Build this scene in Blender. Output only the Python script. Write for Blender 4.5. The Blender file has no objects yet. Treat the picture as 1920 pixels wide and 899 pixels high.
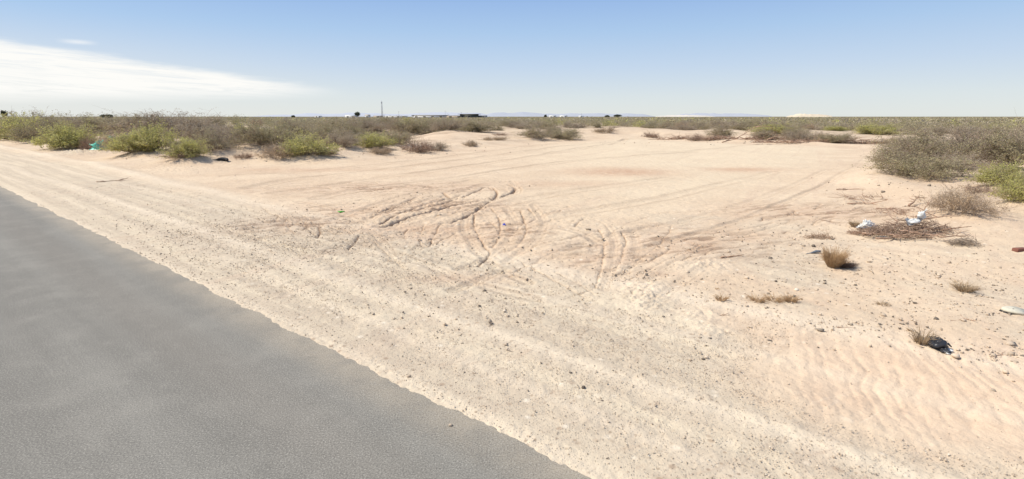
import bpy, math, random
import numpy as np
from mathutils import Vector
random.seed(7); RNG = np.random.default_rng(7)
sc = bpy.context.scene
COL = sc.collection
rad = math.radians

# ------------------------------------------------------------------ camera
CAM_H = 2.5
PITCH = math.atan(230.5/960)
CP, SP = math.cos(PITCH), math.sin(PITCH)
cam_d = bpy.data.cameras.new('camera'); cam = bpy.data.objects.new('camera', cam_d); COL.objects.link(cam)
cam_d.sensor_width = 36; cam_d.lens = 18.0; cam_d.clip_start = 0.05; cam_d.clip_end = 90000
cam.location = (0, 0, CAM_H); cam.rotation_euler = (rad(90)-PITCH, 0, 0)
sc.camera = cam

def ray(x, y):
    X = (x-960)/960; Y = (y-449.5)/960
    return np.array([X, CP-SP*Y, -(SP+CP*Y)])
def g(x, y, z=0.0):
    r = ray(x, y); t = (CAM_H-z)/(-r[2])
    return (r[0]*t, r[1]*t)

# ------------------------------------------------------------------ noise
def _hash(i, j, s):
    n = (i.astype(np.int64)*374761393 + j.astype(np.int64)*668265263 + s*982451653) & 0x7fffffff
    n = ((n ^ (n >> 13))*1274126177) & 0x7fffffff
    n = n ^ (n >> 16)
    return (n & 0xffff)/65535.0
def vnoise(x, y, s=0):
    xi = np.floor(x); yi = np.floor(y); fx = x-xi; fy = y-yi
    fx = fx*fx*fx*(fx*(fx*6-15)+10); fy = fy*fy*fy*(fy*(fy*6-15)+10)
    a = _hash(xi, yi, s); b = _hash(xi+1, yi, s); c = _hash(xi, yi+1, s); d = _hash(xi+1, yi+1, s)
    return (a*(1-fx)+b*fx)*(1-fy) + (c*(1-fx)+d*fx)*fy
def fbm(x, y, s=0, o=4):
    r = 0; a = 1.0; t = 0
    for k in range(o):
        r = r + a*vnoise(x*2.03**k+17.3*k, y*2.03**k-9.1*k, s+k); t += a; a *= .5
    return r/t*2-1
def ss(a, b, x):
    t = np.clip((x-a)/(b-a), 0, 1); return t*t*(3-2*t)

# ------------------------------------------------------------------ plan of the place (ground coordinates in metres)
RE = np.array(g(1110, 899)); _a = np.array(g(0, 349))
RU = (_a-RE)/np.linalg.norm(_a-RE); RN = np.array([-RU[1], RU[0]])
if RN[1] < 0: RN = -RN
def road_d(x, y): return (x-RE[0])*RN[0] + (y-RE[1])*RN[1]
def road_u(x, y): return (x-RE[0])*RU[0] + (y-RE[1])*RU[1]
def poly_sd(x, y, P):
    """signed distance, positive inside"""
    P = np.array(P); n = len(P); d = np.full(x.shape, 1e18); ins = np.zeros(x.shape, bool)
    for i in range(n):
        a = P[i]; b = P[(i+1) % n]; e = b-a
        wx = x-a[0]; wy = y-a[1]
        t = np.clip((wx*e[0]+wy*e[1])/(e@e+1e-12), 0, 1)
        d = np.minimum(d, (wx-e[0]*t)**2+(wy-e[1]*t)**2)
        c = ((a[1] > y) != (b[1] > y)) & (x < (b[0]-a[0])*(y-a[1])/((b[1]-a[1]) if b[1] != a[1] else 1e-9)+a[0])
        ins ^= c
    d = np.sqrt(d); return np.where(ins, d, -d)
# open (cleared) ground
pA = RE + RU*400 + RN*4.6
OPEN = [tuple(pA)] + [g(*p) for p in [(100,270),(200,292),(290,306),(350,312),(430,309),(600,303),(680,297),(760,291),(850,281),(930,274),(1000,268),(1080,262),(1180,258),(1330,265),(1500,271),(1640,278),(1640,312),(1585,352),(1640,372),(1740,425),(1830,440),(2000,430),(2600,430)]] + [(60,-30), (-30,-60), tuple(RE+RU*400-RN*60)]
LOT = [g(*p) for p in [(440,308),(600,305),(680,299),(760,292),(850,283),(930,276),(1000,270),(1080,264),(1180,259),(1330,266),(1500,272),(1636,280),(1630,315),(1575,352),(1470,395),(1330,450),(1180,500),(900,490),(650,470),(500,420),(420,360)]]

# ruts pressed into the sand (plan polylines, width m, depth m)
def PL(*pts):
    """a smooth plan curve through the points (Catmull-Rom)"""
    P = [np.array(g(*p)) for p in pts]
    if len(P) < 3: return [tuple(p) for p in P]
    P = [2*P[0]-P[1]]+P+[2*P[-1]-P[-2]]; out = []
    for i in range(1, len(P)-2):
        for t in (0, .25, .5, .75):
            a, b, c, d = P[i-1:i+3]
            out.append(tuple(.5*((2*b)+(c-a)*t+(2*a-5*b+4*c-d)*t*t+(3*b-a-3*c+d)*t**3)))
    out.append(tuple(P[-2])); return out
RUTS = [
 (PL((716,425),(735,420),(762,409),(800,400),(850,386),(900,377),(930,372),(958,362),(966,352),(955,347)), .17, .13),
 (PL((714,419),(740,405),(790,387),(830,376),(862,367),(845,372),(832,362)), .16, .10),
 (PL((770,398),(800,390),(830,382),(860,372)), .20, .09),
 (PL((845,418),(880,402),(905,386),(925,374),(932,362),(925,352)), .13, .09),
 (PL((865,372),(890,360),(912,351),(925,356)), .12, .08),
 (PL((690,410),(730,395),(775,377)), .10, .07),
 (PL((655,363),(700,358),(765,349)), .13, .07),
 (PL((695,405),(740,388),(780,372)), .10, .06),
 (PL((725,424),(700,417),(640,403)), .06, .02),
 (PL((890,402),(888,418),(893,432),(905,455),(918,474),(908,486),(896,498)), .06, .055),
 (PL((920,390),(931,402),(938,420),(936,440),(930,455),(922,462)), .065, .05),
 (PL((917,416),(925,423),(933,428)), .08, .05),
 (PL((975,395),(980,408),(986,420),(1004,412),(998,400),(990,392)), .065, .055),
 (PL((986,420),(986,436),(976,455),(960,468),(945,470)), .06, .04),
 (PL((1122,432),(1132,452),(1132,478),(1128,500),(1116,536)), .035, .06),
 (PL((1166,437),(1173,455),(1168,475),(1155,505)), .04, .05),
 (PL((960,478),(1000,503),(1050,530),(1100,557)), .05, .03),
 (PL((1040,510),(1075,525),(1115,550)), .05, .025),
 (PL((1030,455),(1080,445),(1122,435)), .07, .03),
 (PL((1172,512),(1190,497),(1207,485)), .05, .035),
 (PL((653,466),(664,455),(675,443)), .07, .07),
 (PL((592,446),(600,437),(597,424)), .08, .06),
 (PL((568,432),(575,424),(570,416)), .07, .05),
 (PL((545,424),(560,414)), .06, .045), (PL((530,418),(540,408)), .06, .04),
 (PL((505,403),(520,405),(517,415)), .06, .04),
 (PL((805,463),(812,444),(828,418)), .06, .06),
 (PL((790,462),(787,447),(795,420)), .06, .035),
 (PL((760,450),(758,436),(764,430)), .07, .05),
 (PL((722,443),(740,438),(752,434)), .06, .035),
 (PL((620,428),(645,432),(660,440)), .07, .035),
 (PL((1480,402),(1520,400),(1560,405),(1600,400)), .05, .03),
 (PL((1345,437),(1400,430),(1450,418)), .07, .03),
]
RUTS += [(PL((600,472),(760,442),(900,425),(1060,388)), .05, .022), (PL((1180,522),(1290,472),(1400,441),(1500,412)), .05, .025),
 (PL((940,522),(1050,470),(1200,431),(1330,407)), .05, .02), (PL((700,500),(850,478),(960,438),(1000,395)), .05, .022), (PL((480,380),(600,400),(680,440),(760,505)), .05, .022),
 (PL((1060,560),(1150,520),(1240,455),(1262,420)), .04, .022), (PL((1100,470),(1180,420),(1240,400),(1330,392)), .05, .02), (PL((560,395),(700,372),(830,348),(960,340)), .07, .025),
 (PL((600,410),(720,385),(850,352),(990,330)), .07, .025), (PL((1060,400),(1120,415),(1150,440)), .04, .018)]
_rr = random.Random(5)
for (cx_, cy_, ax_, ay_, n_, sl_) in ((860,385,90,22,22,-.42),(700,395,60,25,14,-.3),(560,425,60,22,22,.5),(940,430,60,35,10,-.3),(1120,470,50,40,8,-.4),(800,440,60,18,8,-.5),(740,350,130,14,26,-.12),(1040,400,70,20,12,-.2),(1500,410,90,25,18,-.3),(1300,480,90,30,12,-.3)):
    for _ in range(n_):
        qx, qy = _rr.gauss(cx_, ax_*.6), _rr.gauss(cy_, ay_*.6); L_ = _rr.uniform(6, 34); sl = sl_+_rr.gauss(0, .2); b_ = _rr.uniform(-3, 3)
        dx_ = L_/math.hypot(1, sl); RUTS.append((PL((qx-dx_/2, qy-dx_/2*sl), (qx, qy+b_), (qx+dx_/2, qy+dx_/2*sl)), _rr.uniform(.025, .055), _rr.uniform(.02, .05)))
TRACKS = [  # long soft wheel lanes
 (PL((700,440),(800,405),(900,385),(970,362),(960,340)), .13, .03), (PL((660,425),(760,388),(860,362),(905,345)), .13, .028), (PL((620,415),(720,380),(820,352),(880,338)), .13, .025),
 (PL((880,395),(870,425),(890,465),(930,500),(990,530)), .10, .026), (PL((950,390),(965,420),(955,450),(910,485),(860,505)), .10, .026), (PL((1000,385),(1020,420),(1000,455),(950,490)), .10, .024),
 (PL((1140,425),(1152,455),(1150,490),(1132,540)), .08, .014), (PL((1185,430),(1194,460),(1185,490),(1165,520)), .08, .010), (PL((1080,420),(1110,450),(1108,490),(1080,530)), .08, .008),
 (PL((520,430),(620,450),(720,470),(860,520),(1000,560)), .12, .022), (PL((560,380),(640,400),(700,440),(740,490)), .12, .022), (PL((780,470),(840,440),(930,425),(1060,430),(1130,460)), .12, .022),
 (PL((1180,560),(1240,510),(1340,460),(1450,428)), .10, .012), (PL((1220,580),(1290,520),(1390,470),(1500,435)), .10, .012), (PL((850,545),(960,500),(1080,478),(1200,470)), .11, .02),
 (PL((470,352),(560,335),(700,320),(900,296),(1080,272),(1170,266)), .35, .03),
 (PL((520,362),(640,345),(800,322),(960,300),(1110,276),(1175,262)), .35, .03),
 (PL((430,330),(560,322),(720,308),(880,290),(1040,270)), .4, .03),
 (PL((600,372),(700,352),(850,335),(1050,305),(1300,285)), .35, .025),
 (PL((1150,500),(1230,465),(1340,430),(1440,395),(1510,365),(1570,338),(1620,300)), .14, .014),
 (PL((1030,480),(1150,445),(1300,410),(1420,375),(1500,345),(1560,318)), .16, .014),
 (PL((1190,470),(1300,440),(1380,415),(1470,380),(1560,345)), .08, .02),
 (PL((900,440),(1050,405),(1250,370),(1450,325)), .35, .018),
 (PL((640,470),(760,430),(900,395),(1040,365),(1250,335)), .35, .018),
 (PL((1020,288),(1100,276),(1150,271),(1172,262)), .25, .05),
 (PL((1200,286),(1300,283),(1430,270)), .3, .03),
]
def seg_dist(x, y, pts):
    d = np.full(x.shape, 1e9)
    for a, b in zip(pts[:-1], pts[1:]):
        a = np.array(a); b = np.array(b); e = b-a
        t = np.clip(((x-a[0])*e[0]+(y-a[1])*e[1])/(e@e+1e-12), 0, 1)
        d = np.minimum(d, np.hypot(x-a[0]-e[0]*t, y-a[1]-e[1]*t))
    return d

MOUNDS = []   # (x, y, radius, height)
def base_h(x, y):
    d = road_d(x, y); r = np.hypot(x, y)
    o = poly_sd(x, y, OPEN)
    nat = ss(-0.2, -5.0, o)                      # 1 in the scrubland
    far = 1-ss(180, 450, r)
    dn = fbm(x/19, y/19, 3, 3); dn2 = fbm(x/6.3, y/6.3, 11, 3)
    z = nat*far*(0.32 + 0.75*dn + 0.25*dn2)*(1-.7*ss(.45, .65, np.arctan2(x, y)))
    z = np.where(nat > 0, np.maximum(z, -0.12*nat), z)
    # low bank where the cleared ground meets the scrub
    z = z + 0.16*np.exp(-((o+0.9)/0.9)**2)*(0.5+0.8*vnoise(x/2.1, y/2.1, 5))*(r > 9)*ss(9, 16, r)
    # shoulder windrow
    z = z + 0.10*np.exp(-((d-4.3)/0.45)**2)*ss(14, 30, road_u(x, y))*(0.6+0.6*vnoise(x/3, y/3, 8))
    # lower on the verge, rolls of lanes
    z = z + ss(0.3, 3, d)*0.05*fbm(x/2.7, y/2.7, 21, 3)*(1-nat)
    return z

def full_h(x, y, detail=True):
    z = base_h(x, y)
    for (mx, my, mr, mh) in MOUNDS:
        q = (x-mx)**2+(y-my)**2
        m = q < (mr*2.2)**2
        if np.ndim(x) == 0:
            if m: z = z + mh*math.exp(-q/(mr*mr)*0.9)
        else:
            z[m] += mh*np.exp(-q[m]/(mr*mr)*0.9)
    return z
def H(x, y):
    return float(full_h(np.array([x], float), np.array([y], float))[0])

def place(px, py, lift=0.0):
    """march the sight line down to the ground (plus a lift)"""
    r = ray(px, py)
    ts = np.geomspace(2.4, 900, 1500)
    X = r[0]*ts; Y = r[1]*ts; Z = CAM_H + r[2]*ts
    h = full_h(X, Y)+lift
    k = np.argmax(Z <= h)
    if Z[k] > h[k]: k = len(ts)-1
    return float(X[k]), float(Y[k]), float(ts[k])

# ------------------------------------------------------------------ materials
def mat(name, rough=0.9):
    m = bpy.data.materials.new(name); m.use_nodes = True
    nt = m.node_tree; b = nt.nodes['Principled BSDF']; b.inputs['Roughness'].default_value = rough
    b.inputs['Specular IOR Level'].default_value = 0.25
    return m, nt, b
class N:
    def __init__(s, nt): s.nt = nt
    def n(s, t, **k):
        o = s.nt.nodes.new(t)
        for a, v in k.items(): setattr(o, a, v)
        return o
    def l(s, a, b): s.nt.links.new(a, b)
    def val(s, inp, v):
        if isinstance(v, bpy.types.NodeSocket): s.l(v, inp)
        else: inp.default_value = v
    def math(s, op, a, b=0.0, c=None, clamp=False):
        o = s.n('ShaderNodeMath', operation=op, use_clamp=clamp); s.val(o.inputs[0], a); s.val(o.inputs[1], b)
        if c is not None: s.val(o.inputs[2], c)
        return o.outputs[0]
    def mix(s, f, a, b, bt='MIX'):
        o = s.n('ShaderNodeMix', data_type='RGBA', blend_type=bt)
        s.val(o.inputs[0], f); s.val(o.inputs[6], a); s.val(o.inputs[7], b); return o.outputs[2]
    def noise(s, vec, scale, detail=4, rough=.55, dist=0.0):
        o = s.n('ShaderNodeTexNoise'); o.inputs['Scale'].default_value = scale; o.inputs['Detail'].default_value = detail
        o.inputs['Roughness'].default_value = rough; o.inputs['Distortion'].default_value = dist
        s.l(vec, o.inputs['Vector']); return o.outputs['Fac']
    def ramp(s, f, a, b, c0=0.0, c1=1.0):
        o = s.n('ShaderNodeMapRange', interpolation_type='SMOOTHSTEP'); s.val(o.inputs[0], f)
        o.inputs[1].default_value = a; o.inputs[2].default_value = b; o.inputs[3].default_value = c0; o.inputs[4].default_value = c1
        return o.outputs[0]
    def attr(s, name):
        return s.n('ShaderNodeAttribute', attribute_name=name)
def C(r, g_, b): return (r, g_, b, 1)

def simple(name, col, rough=.85, var=.25, scale=8.0, bump=0.0, island=False):
    m, nt, b = mat(name, rough); k = N(nt)
    tc = k.n('ShaderNodeTexCoord').outputs['Object']
    n = k.noise(tc, scale, 5)
    c = k.mix(k.ramp(n, .3, .7), C(*[v*(1-var) for v in col]), C(*[min(1, v*(1+var)) for v in col]))
    oi = k.n('ShaderNodeObjectInfo').outputs['Random']
    c = k.mix(.25, c, k.mix(oi, C(*[v*.7 for v in col]), C(*[min(1, v*1.3) for v in col])))
    k.l(c, b.inputs['Base Color'])
    if bump:
        bm = k.n('ShaderNodeBump'); bm.inputs['Strength'].default_value = 1; bm.inputs['Distance'].default_value = bump
        k.l(n, bm.inputs['Height']); k.l(bm.outputs[0], b.inputs['Normal'])
    return m

def leafmat(name, ca, cb, cc, trans=.25):
    """three leaf tones; 'tint' is a per-leaf value, big noise makes light and dark clumps"""
    m, nt, b = mat(name, .7); k = N(nt)
    tc = k.n('ShaderNodeTexCoord').outputs['Object']
    t = k.attr('tint').outputs['Fac']
    oi = k.n('ShaderNodeObjectInfo').outputs['Random']
    n = k.noise(tc, 1.7, 3)
    c = k.mix(t, C(*ca), C(*cb))
    c = k.mix(k.ramp(n, .42, .66), c, C(*cc))
    c = k.mix(k.ramp(oi, 0, 1, 0, .35), c, C(*[v*.72 for v in ca]))
    k.l(c, b.inputs['Base Color'])
    tr = k.n('ShaderNodeBsdfTranslucent'); k.l(c, tr.inputs['Color'])
    mx = k.n('ShaderNodeMixShader'); mx.inputs[0].default_value = trans
    k.l(b.outputs[0], mx.inputs[1]); k.l(tr.outputs[0], mx.inputs[2])
    k.l(mx.outputs[0], nt.nodes['Material Output'].inputs['Surface'])
    return m

# sand
SAND_A = C(.665, .520, .365); SAND_B = C(.60, .455, .315)
def ground_material():
    m, nt, b = mat('desert_sand', .95); k = N(nt); b.inputs['Specular IOR Level'].default_value = .08
    P = k.n('ShaderNodeNewGeometry').outputs['Position']
    A = k.attr('mask').outputs['Color']; sp = k.n('ShaderNodeSeparateColor'); k.l(A, sp.inputs[0])
    gravel, dark, pale = sp.outputs[0], sp.outputs[1], sp.outputs[2]
    B__ = k.attr('mask2'); B_ = B__.outputs['Color']; rip = B__.outputs['Alpha']; sp2 = k.n('ShaderNodeSeparateColor'); k.l(B_, sp2.inputs[0])
    red, far, lot = sp2.outputs[0], sp2.outputs[1], sp2.outputs[2]
    n1 = k.noise(P, .35, 5); n2 = k.noise(P, 2.3, 6, .65); n3 = k.noise(P, 26, 4, .7); n4 = k.noise(P, 90, 2, .6)
    c = k.mix(k.ramp(n1, .35, .65), SAND_A, SAND_B)
    c = k.mix(k.math('MULTIPLY', k.ramp(n2, .48, .70), .42), c, C(.53, .38, .27))
    c = k.mix(k.math('MULTIPLY', lot, k.ramp(n2, .3, .7, .35, .8)), c, C(.68, .565, .40))
    # shoulder gravel : greyer, speckled
    gc = k.mix(k.ramp(n2, .35, .7), C(.575, .475, .35), C(.50, .41, .305))
    # lanes along the road
    mp = k.n('ShaderNodeMapping'); ang = math.atan2(RU[1], RU[0])
    mp.vector_type = 'TEXTURE'; mp.inputs['Rotation'].default_value = (0, 0, ang); mp.inputs['Scale'].default_value = (9, .28, 1)
    k.l(P, mp.inputs['Vector'])
    ln = k.noise(mp.outputs[0], 1.0, 4, .6)
    gc = k.mix(k.ramp(ln, .42, .66), gc, C(.66, .55, .40))
    c = k.mix(gravel, c, gc)
    c = k.mix(k.math('MULTIPLY', rip, .8), c, k.mix(k.ramp(n2, .3, .7), C(.70, .525, .37), C(.64, .465, .32)))
    # lot lanes
    mp2 = k.n('ShaderNodeMapping'); a0 = g(700, 340); a1 = g(1200, 268)
    mp2.vector_type = 'TEXTURE'; mp2.inputs['Rotation'].default_value = (0, 0, math.atan2(a1[1]-a0[1], a1[0]-a0[0])); mp2.inputs['Scale'].default_value = (14, .5, 1)
    k.l(P, mp2.inputs['Vector'])
    l2 = k.noise(mp2.outputs[0], 1.0, 5, .65, .6)
    c = k.mix(k.math('MULTIPLY', k.ramp(l2, .5, .72), .34), c, C(.53, .385, .28))
    c = k.mix(pale, c, C(.76, .63, .47))
    c = k.mix(k.math('MULTIPLY', red, k.ramp(n2, .3, .6, .5, 1)), c, C(.50, .315, .205))
    # stone speckles
    v = k.n('ShaderNodeTexVoronoi'); v.inputs['Scale'].default_value = 48; k.l(P, v.inputs['Vector'])
    vs = k.n('ShaderNodeSeparateColor'); k.l(v.outputs['Color'], vs.inputs[0])
    st = k.math('MULTIPLY', k.ramp(v.outputs['Distance'], .20, .38, 1, 0), k.math('GREATER_THAN', vs.outputs[0], .55))
    sc_ = k.mix(vs.outputs[1], C(.16, .13, .10), C(.70, .62, .52))
    camd = k.n('ShaderNodeVectorMath', operation='LENGTH'); k.l(P, camd.inputs[0])
    c = k.mix(k.math('MULTIPLY', k.math('MULTIPLY', st, k.ramp(gravel, 0, 1, .10, .60)), k.ramp(n2, .3, .6)), c, sc_)
    c = k.mix(k.math('MULTIPLY', k.ramp(n3, .56, .78), .30), c, C(.34, .25, .18))
    c = k.mix(k.math('MULTIPLY', k.ramp(n4, .55, .8), .25), c, C(.30, .23, .17))
    def speck(c, scale, share, r0, r1, amt, col):
        v = k.n('ShaderNodeTexVoronoi'); v.inputs['Scale'].default_value = scale; k.l(P, v.inputs['Vector'])
        q = k.n('ShaderNodeSeparateColor'); k.l(v.outputs['Color'], q.inputs[0])
        st = k.math('MULTIPLY', k.ramp(v.outputs['Distance'], r0, r1, 1, 0), k.math('GREATER_THAN', q.outputs[0], 1-share))
        return k.mix(k.math('MULTIPLY', k.math('MULTIPLY', k.math('MULTIPLY', st, amt), k.math('SUBTRACT', 1, rip)), k.ramp(n2, .38, .62, .15, 1)), c, col)
    c = speck(c, 16, .30, .12, .34, .75, C(.31, .22, .15))
    c = speck(c, 7.5, .26, .10, .30, .7, C(.33, .23, .16))
    c = speck(c, 6.3, .22, .10, .30, .7, C(.82, .71, .56))
    c = speck(c, 2.9, .28, .05, .15, .65, C(.35, .245, .17))
    c = speck(c, 1.3, .3, .03, .09, .6, C(.36, .25, .175))
    mp3 = k.n('ShaderNodeMapping'); mp3.vector_type = 'TEXTURE'; mp3.inputs['Rotation'].default_value = (0, 0, .5); mp3.inputs['Scale'].default_value = (1.2, .22, 1)
    k.l(P, mp3.inputs['Vector']); l3 = k.noise(mp3.outputs[0], 1.3, 5, .7, 1.2)
    c = k.mix(k.math('MULTIPLY', k.ramp(l3, .56, .70), .30), c, C(.45, .315, .22))
    c = k.mix(k.math('MULTIPLY', k.ramp(l3, .44, .30), .30), c, C(.78, .64, .48))
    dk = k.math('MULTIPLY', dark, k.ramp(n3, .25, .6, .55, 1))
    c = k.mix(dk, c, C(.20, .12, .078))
    # scrubland far away: soil under thin dry growth
    c = k.mix(far, c, k.mix(k.ramp(k.noise(P, .03, 4), .4, .6), C(.29, .22, .145), C(.24, .205, .125)))
    k.l(c, b.inputs['Base Color'])
    h = k.math('ADD', k.math('MULTIPLY', n3, .018), k.math('MULTIPLY', n2, .020))
    h = k.math('ADD', h, k.math('MULTIPLY', n4, .003))
    h = k.math('ADD', h, k.math('MULTIPLY', k.math('MULTIPLY', st, gravel), .006))
    bm = k.n('ShaderNodeBump'); bm.inputs['Strength'].default_value = .8; bm.inputs['Distance'].default_value = 1
    k.l(h, bm.inputs['Height']); k.l(bm.outputs[0], b.inputs['Normal'])
    return m

def asphalt_material():
    m, nt, b = mat('worn_asphalt', .95); k = N(nt)
    P = k.n('ShaderNodeNewGeometry').outputs['Position']
    mp = k.n('ShaderNodeMapping'); mp.vector_type = 'TEXTURE'
    mp.inputs['Rotation'].default_value = (0, 0, math.atan2(RU[1], RU[0])); mp.inputs['Scale'].default_value = (9, .5, 1); mp.inputs['Location'].default_value = (RE[0], RE[1], 0)
    k.l(P, mp.inputs['Vector'])
    ln = k.noise(mp.outputs[0], .8, 4); n2 = k.noise(P, 1.6, 5); n3 = k.noise(P, 75, 3, .75); n5 = k.noise(P, 18, 4, .7)
    dd = k.attr('edge').outputs['Fac']
    c = k.mix(k.ramp(ln, .35, .65), C(.195, .180, .153), C(.238, .221, .188))
    c = k.mix(k.math('MULTIPLY', k.ramp(n2, .45, .7), .35), c, C(.31, .285, .24))
    # wheel-polished band and dusty edge
    c = k.mix(k.math('MULTIPLY', k.ramp(k.math('ABSOLUTE', k.math('SUBTRACT', dd, .95)), 0, .55, 1, 0), .40), c, C(.225, .198, .163))
    c = k.mix(k.math('MULTIPLY', k.ramp(k.math('ADD', dd, k.math('MULTIPLY', k.math('SUBTRACT', n5, .5), .25)), .0, .55, 1, 0), k.ramp(n2, .3, .6, .35, .8)), c, C(.40, .335, .25))
    c = k.mix(k.math('MULTIPLY', k.ramp(n3, .50, .66), .65), c, C(.09, .086, .078))
    c = k.mix(k.math('MULTIPLY', k.ramp(n3, .47, .34), .6), c, C(.46, .43, .37))
    v = k.n('ShaderNodeTexVoronoi'); v.inputs['Scale'].default_value = 30; k.l(P, v.inputs['Vector'])
    vs = k.n('ShaderNodeSeparateColor'); k.l(v.outputs['Color'], vs.inputs[0])
    c = k.mix(k.math('MULTIPLY', k.math('MULTIPLY', k.ramp(v.outputs['Distance'], .12, .26, 1, 0), k.math('GREATER_THAN', vs.outputs[0], .85)), .22), c, C(.46, .43, .38))
    c = k.mix(k.math('MULTIPLY', k.ramp(n5, .6, .75), .25), c, C(.14, .135, .125))
    n7 = k.noise(P, 5.5, 6, .75); c = k.mix(k.math('MULTIPLY', k.ramp(n7, .52, .68), .16), c, C(.13, .12, .105)); c = k.mix(k.math('MULTIPLY', k.ramp(n7, .46, .32), .16), c, C(.36, .335, .285))
    k.l(c, b.inputs['Base Color'])
    bm = k.n('ShaderNodeBump'); bm.inputs['Strength'].default_value = .6; bm.inputs['Distance'].default_value = .006
    k.l(n3, bm.inputs['Height']); k.l(bm.outputs[0], b.inputs['Normal'])
    return m

# ------------------------------------------------------------------ object helpers
def mesh_from(name, V, F, material, tint=None, smooth=False):
    """V (n,3) array, F list/array of faces all with the same number of corners, or list of arrays"""
    me = bpy.data.meshes.new(name)
    V = np.asarray(V, np.float32)
    if isinstance(F, np.ndarray): F = [F]
    F = [np.asarray(f, np.int32) for f in F if len(f)]
    me.vertices.add(len(V)); me.vertices.foreach_set('co', V.ravel())
    tot = sum(f.size for f in F); cnt = sum(len(f) for f in F)
    me.loops.add(tot); me.loops.foreach_set('vertex_index', np.concatenate([f.ravel() for f in F]))
    me.polygons.add(cnt)
    sizes = np.concatenate([np.full(len(f), f.shape[1], np.int32) for f in F])
    st = np.concatenate([[0], np.cumsum(sizes)[:-1]]).astype(np.int32)
    me.polygons.foreach_set('loop_start', st); me.polygons.foreach_set('loop_total', sizes)
    me.update(calc_edges=True)
    if smooth: me.polygons.foreach_set('use_smooth', np.ones(cnt, bool))
    if tint is not None:
        a = me.attributes.new('tint', 'FLOAT', 'POINT'); a.data.foreach_set('value', np.asarray(tint, np.float32))
    for mm in (material if isinstance(material, (list, tuple)) else [material]): me.materials.append(mm)
    return me
def obj(name, me, parent=None, loc=(0,0,0), rot=(0,0,0), scale=(1,1,1)):
    o = bpy.data.objects.new(name, me); COL.objects.link(o); o.location = loc; o.rotation_euler = rot; o.scale = scale
    if parent: o.parent = parent
    return o
def tag(o, label=None, cat=None, group=None, kind=None):
    if label: o['label'] = label
    if cat: o['category'] = cat
    if group: o['group'] = group
    if kind: o['kind'] = kind
    return o

class MB:
    """collects quads / tris"""
    def __init__(s): s.V = []; s.Q = []; s.T = []; s.n = 0
    def add(s, V, Q=(), T=()):
        V = np.asarray(V, float).reshape(-1, 3)
        if len(Q): s.Q.append(np.asarray(Q)+s.n)
        if len(T): s.T.append(np.asarray(T)+s.n)
        s.V.append(V); s.n += len(V)
    def box(s, c, d, rz=0, taper=1.0):
        x, y, z = d[0]/2, d[1]/2, d[2]/2; k = taper
        v = np.array([[-x,-y,-z],[x,-y,-z],[x,y,-z],[-x,y,-z],[-x*k,-y*k,z],[x*k,-y*k,z],[x*k,y*k,z],[-x*k,y*k,z]])
        R = np.array([[math.cos(rz),-math.sin(rz),0],[math.sin(rz),math.cos(rz),0],[0,0,1]])
        s.add(v@R.T+np.array(c), [[0,3,2,1],[4,5,6,7],[0,1,5,4],[1,2,6,5],[2,3,7,6],[3,0,4,7]])
    def tube(s, pts, radii, n=5, cap=True):
        pts = np.asarray(pts, float); m = len(pts)
        if np.ndim(radii) == 0: radii = [radii]*m
        tan = np.gradient(pts, axis=0); tan /= np.linalg.norm(tan, axis=1)[:, None]+1e-9
        up = np.array([0, 0, 1.0]) if abs(tan[0][2]) < .9 else np.array([1.0, 0, 0])
        V = []
        for i in range(m):
            a = np.cross(tan[i], up); a /= np.linalg.norm(a)+1e-9; b = np.cross(a, tan[i])
            for j in range(n):
                t = 2*math.pi*j/n; V.append(pts[i]+radii[i]*(a*math.cos(t)+b*math.sin(t)))
        Q = [[i*n+j, i*n+(j+1) % n, (i+1)*n+(j+1) % n, (i+1)*n+j] for i in range(m-1) for j in range(n)]
        T = []
        if cap:
            V.append(pts[0]); V.append(pts[-1]); c0 = m*n; c1 = c0+1
            T = [[c0, (j+1) % n, j] for j in range(n)]+[[c1, (m-1)*n+j, (m-1)*n+(j+1) % n] for j in range(n)]
        s.add(V, Q, T)
    def mesh(s, name, material, smooth=False, tint=None):
        V = np.concatenate(s.V); F = []
        if s.Q: F.append(np.concatenate(s.Q))
        if s.T: F.append(np.concatenate(s.T))
        return mesh_from(name, V, F, material, tint, smooth)

def prisms(A, B, ra, rb):
    """many 3-sided tapered twigs A->B; returns V, Q"""
    A = np.asarray(A); B = np.asarray(B); n = len(A)
    d = B-A; d = d/(np.linalg.norm(d, axis=1)[:, None]+1e-9)
    up = np.tile([0.31, .17, .93], (n, 1)); a = np.cross(d, up); a /= np.linalg.norm(a, axis=1)[:, None]+1e-9; b = np.cross(a, d)
    V = np.zeros((n, 6, 3))
    for j in range(3):
        t = 2*math.pi*j/3; off = a*math.cos(t)+b*math.sin(t)
        V[:, j] = A+off*np.asarray(ra).reshape(-1, 1); V[:, 3+j] = B+off*np.asarray(rb).reshape(-1, 1)
    base = (np.arange(n)*6)[:, None, None]
    Q = np.array([[0,1,4,3],[1,2,5,4],[2,0,3,5]])[None]+base
    return V.reshape(-1, 3), Q.reshape(-1, 4)
def leaves(P, size, rng, aspect=.45, up=.3):
    """random small quads at the points P"""
    n = len(P)
    a = rng.normal(size=(n, 3)); a[:, 2] += up; a /= np.linalg.norm(a, axis=1)[:, None]
    b = np.cross(a, rng.normal(size=(n, 3))); b /= np.linalg.norm(b, axis=1)[:, None]
    s = (size*(.6+.8*rng.random(n)))[:, None]
    V = np.stack([P-a*s*.5, P+b*s*aspect*.5, P+a*s*.5, P-b*s*aspect*.5], 1)
    Q = np.arange(n*4).reshape(n, 4)
    return V.reshape(-1, 3), Q

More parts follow.
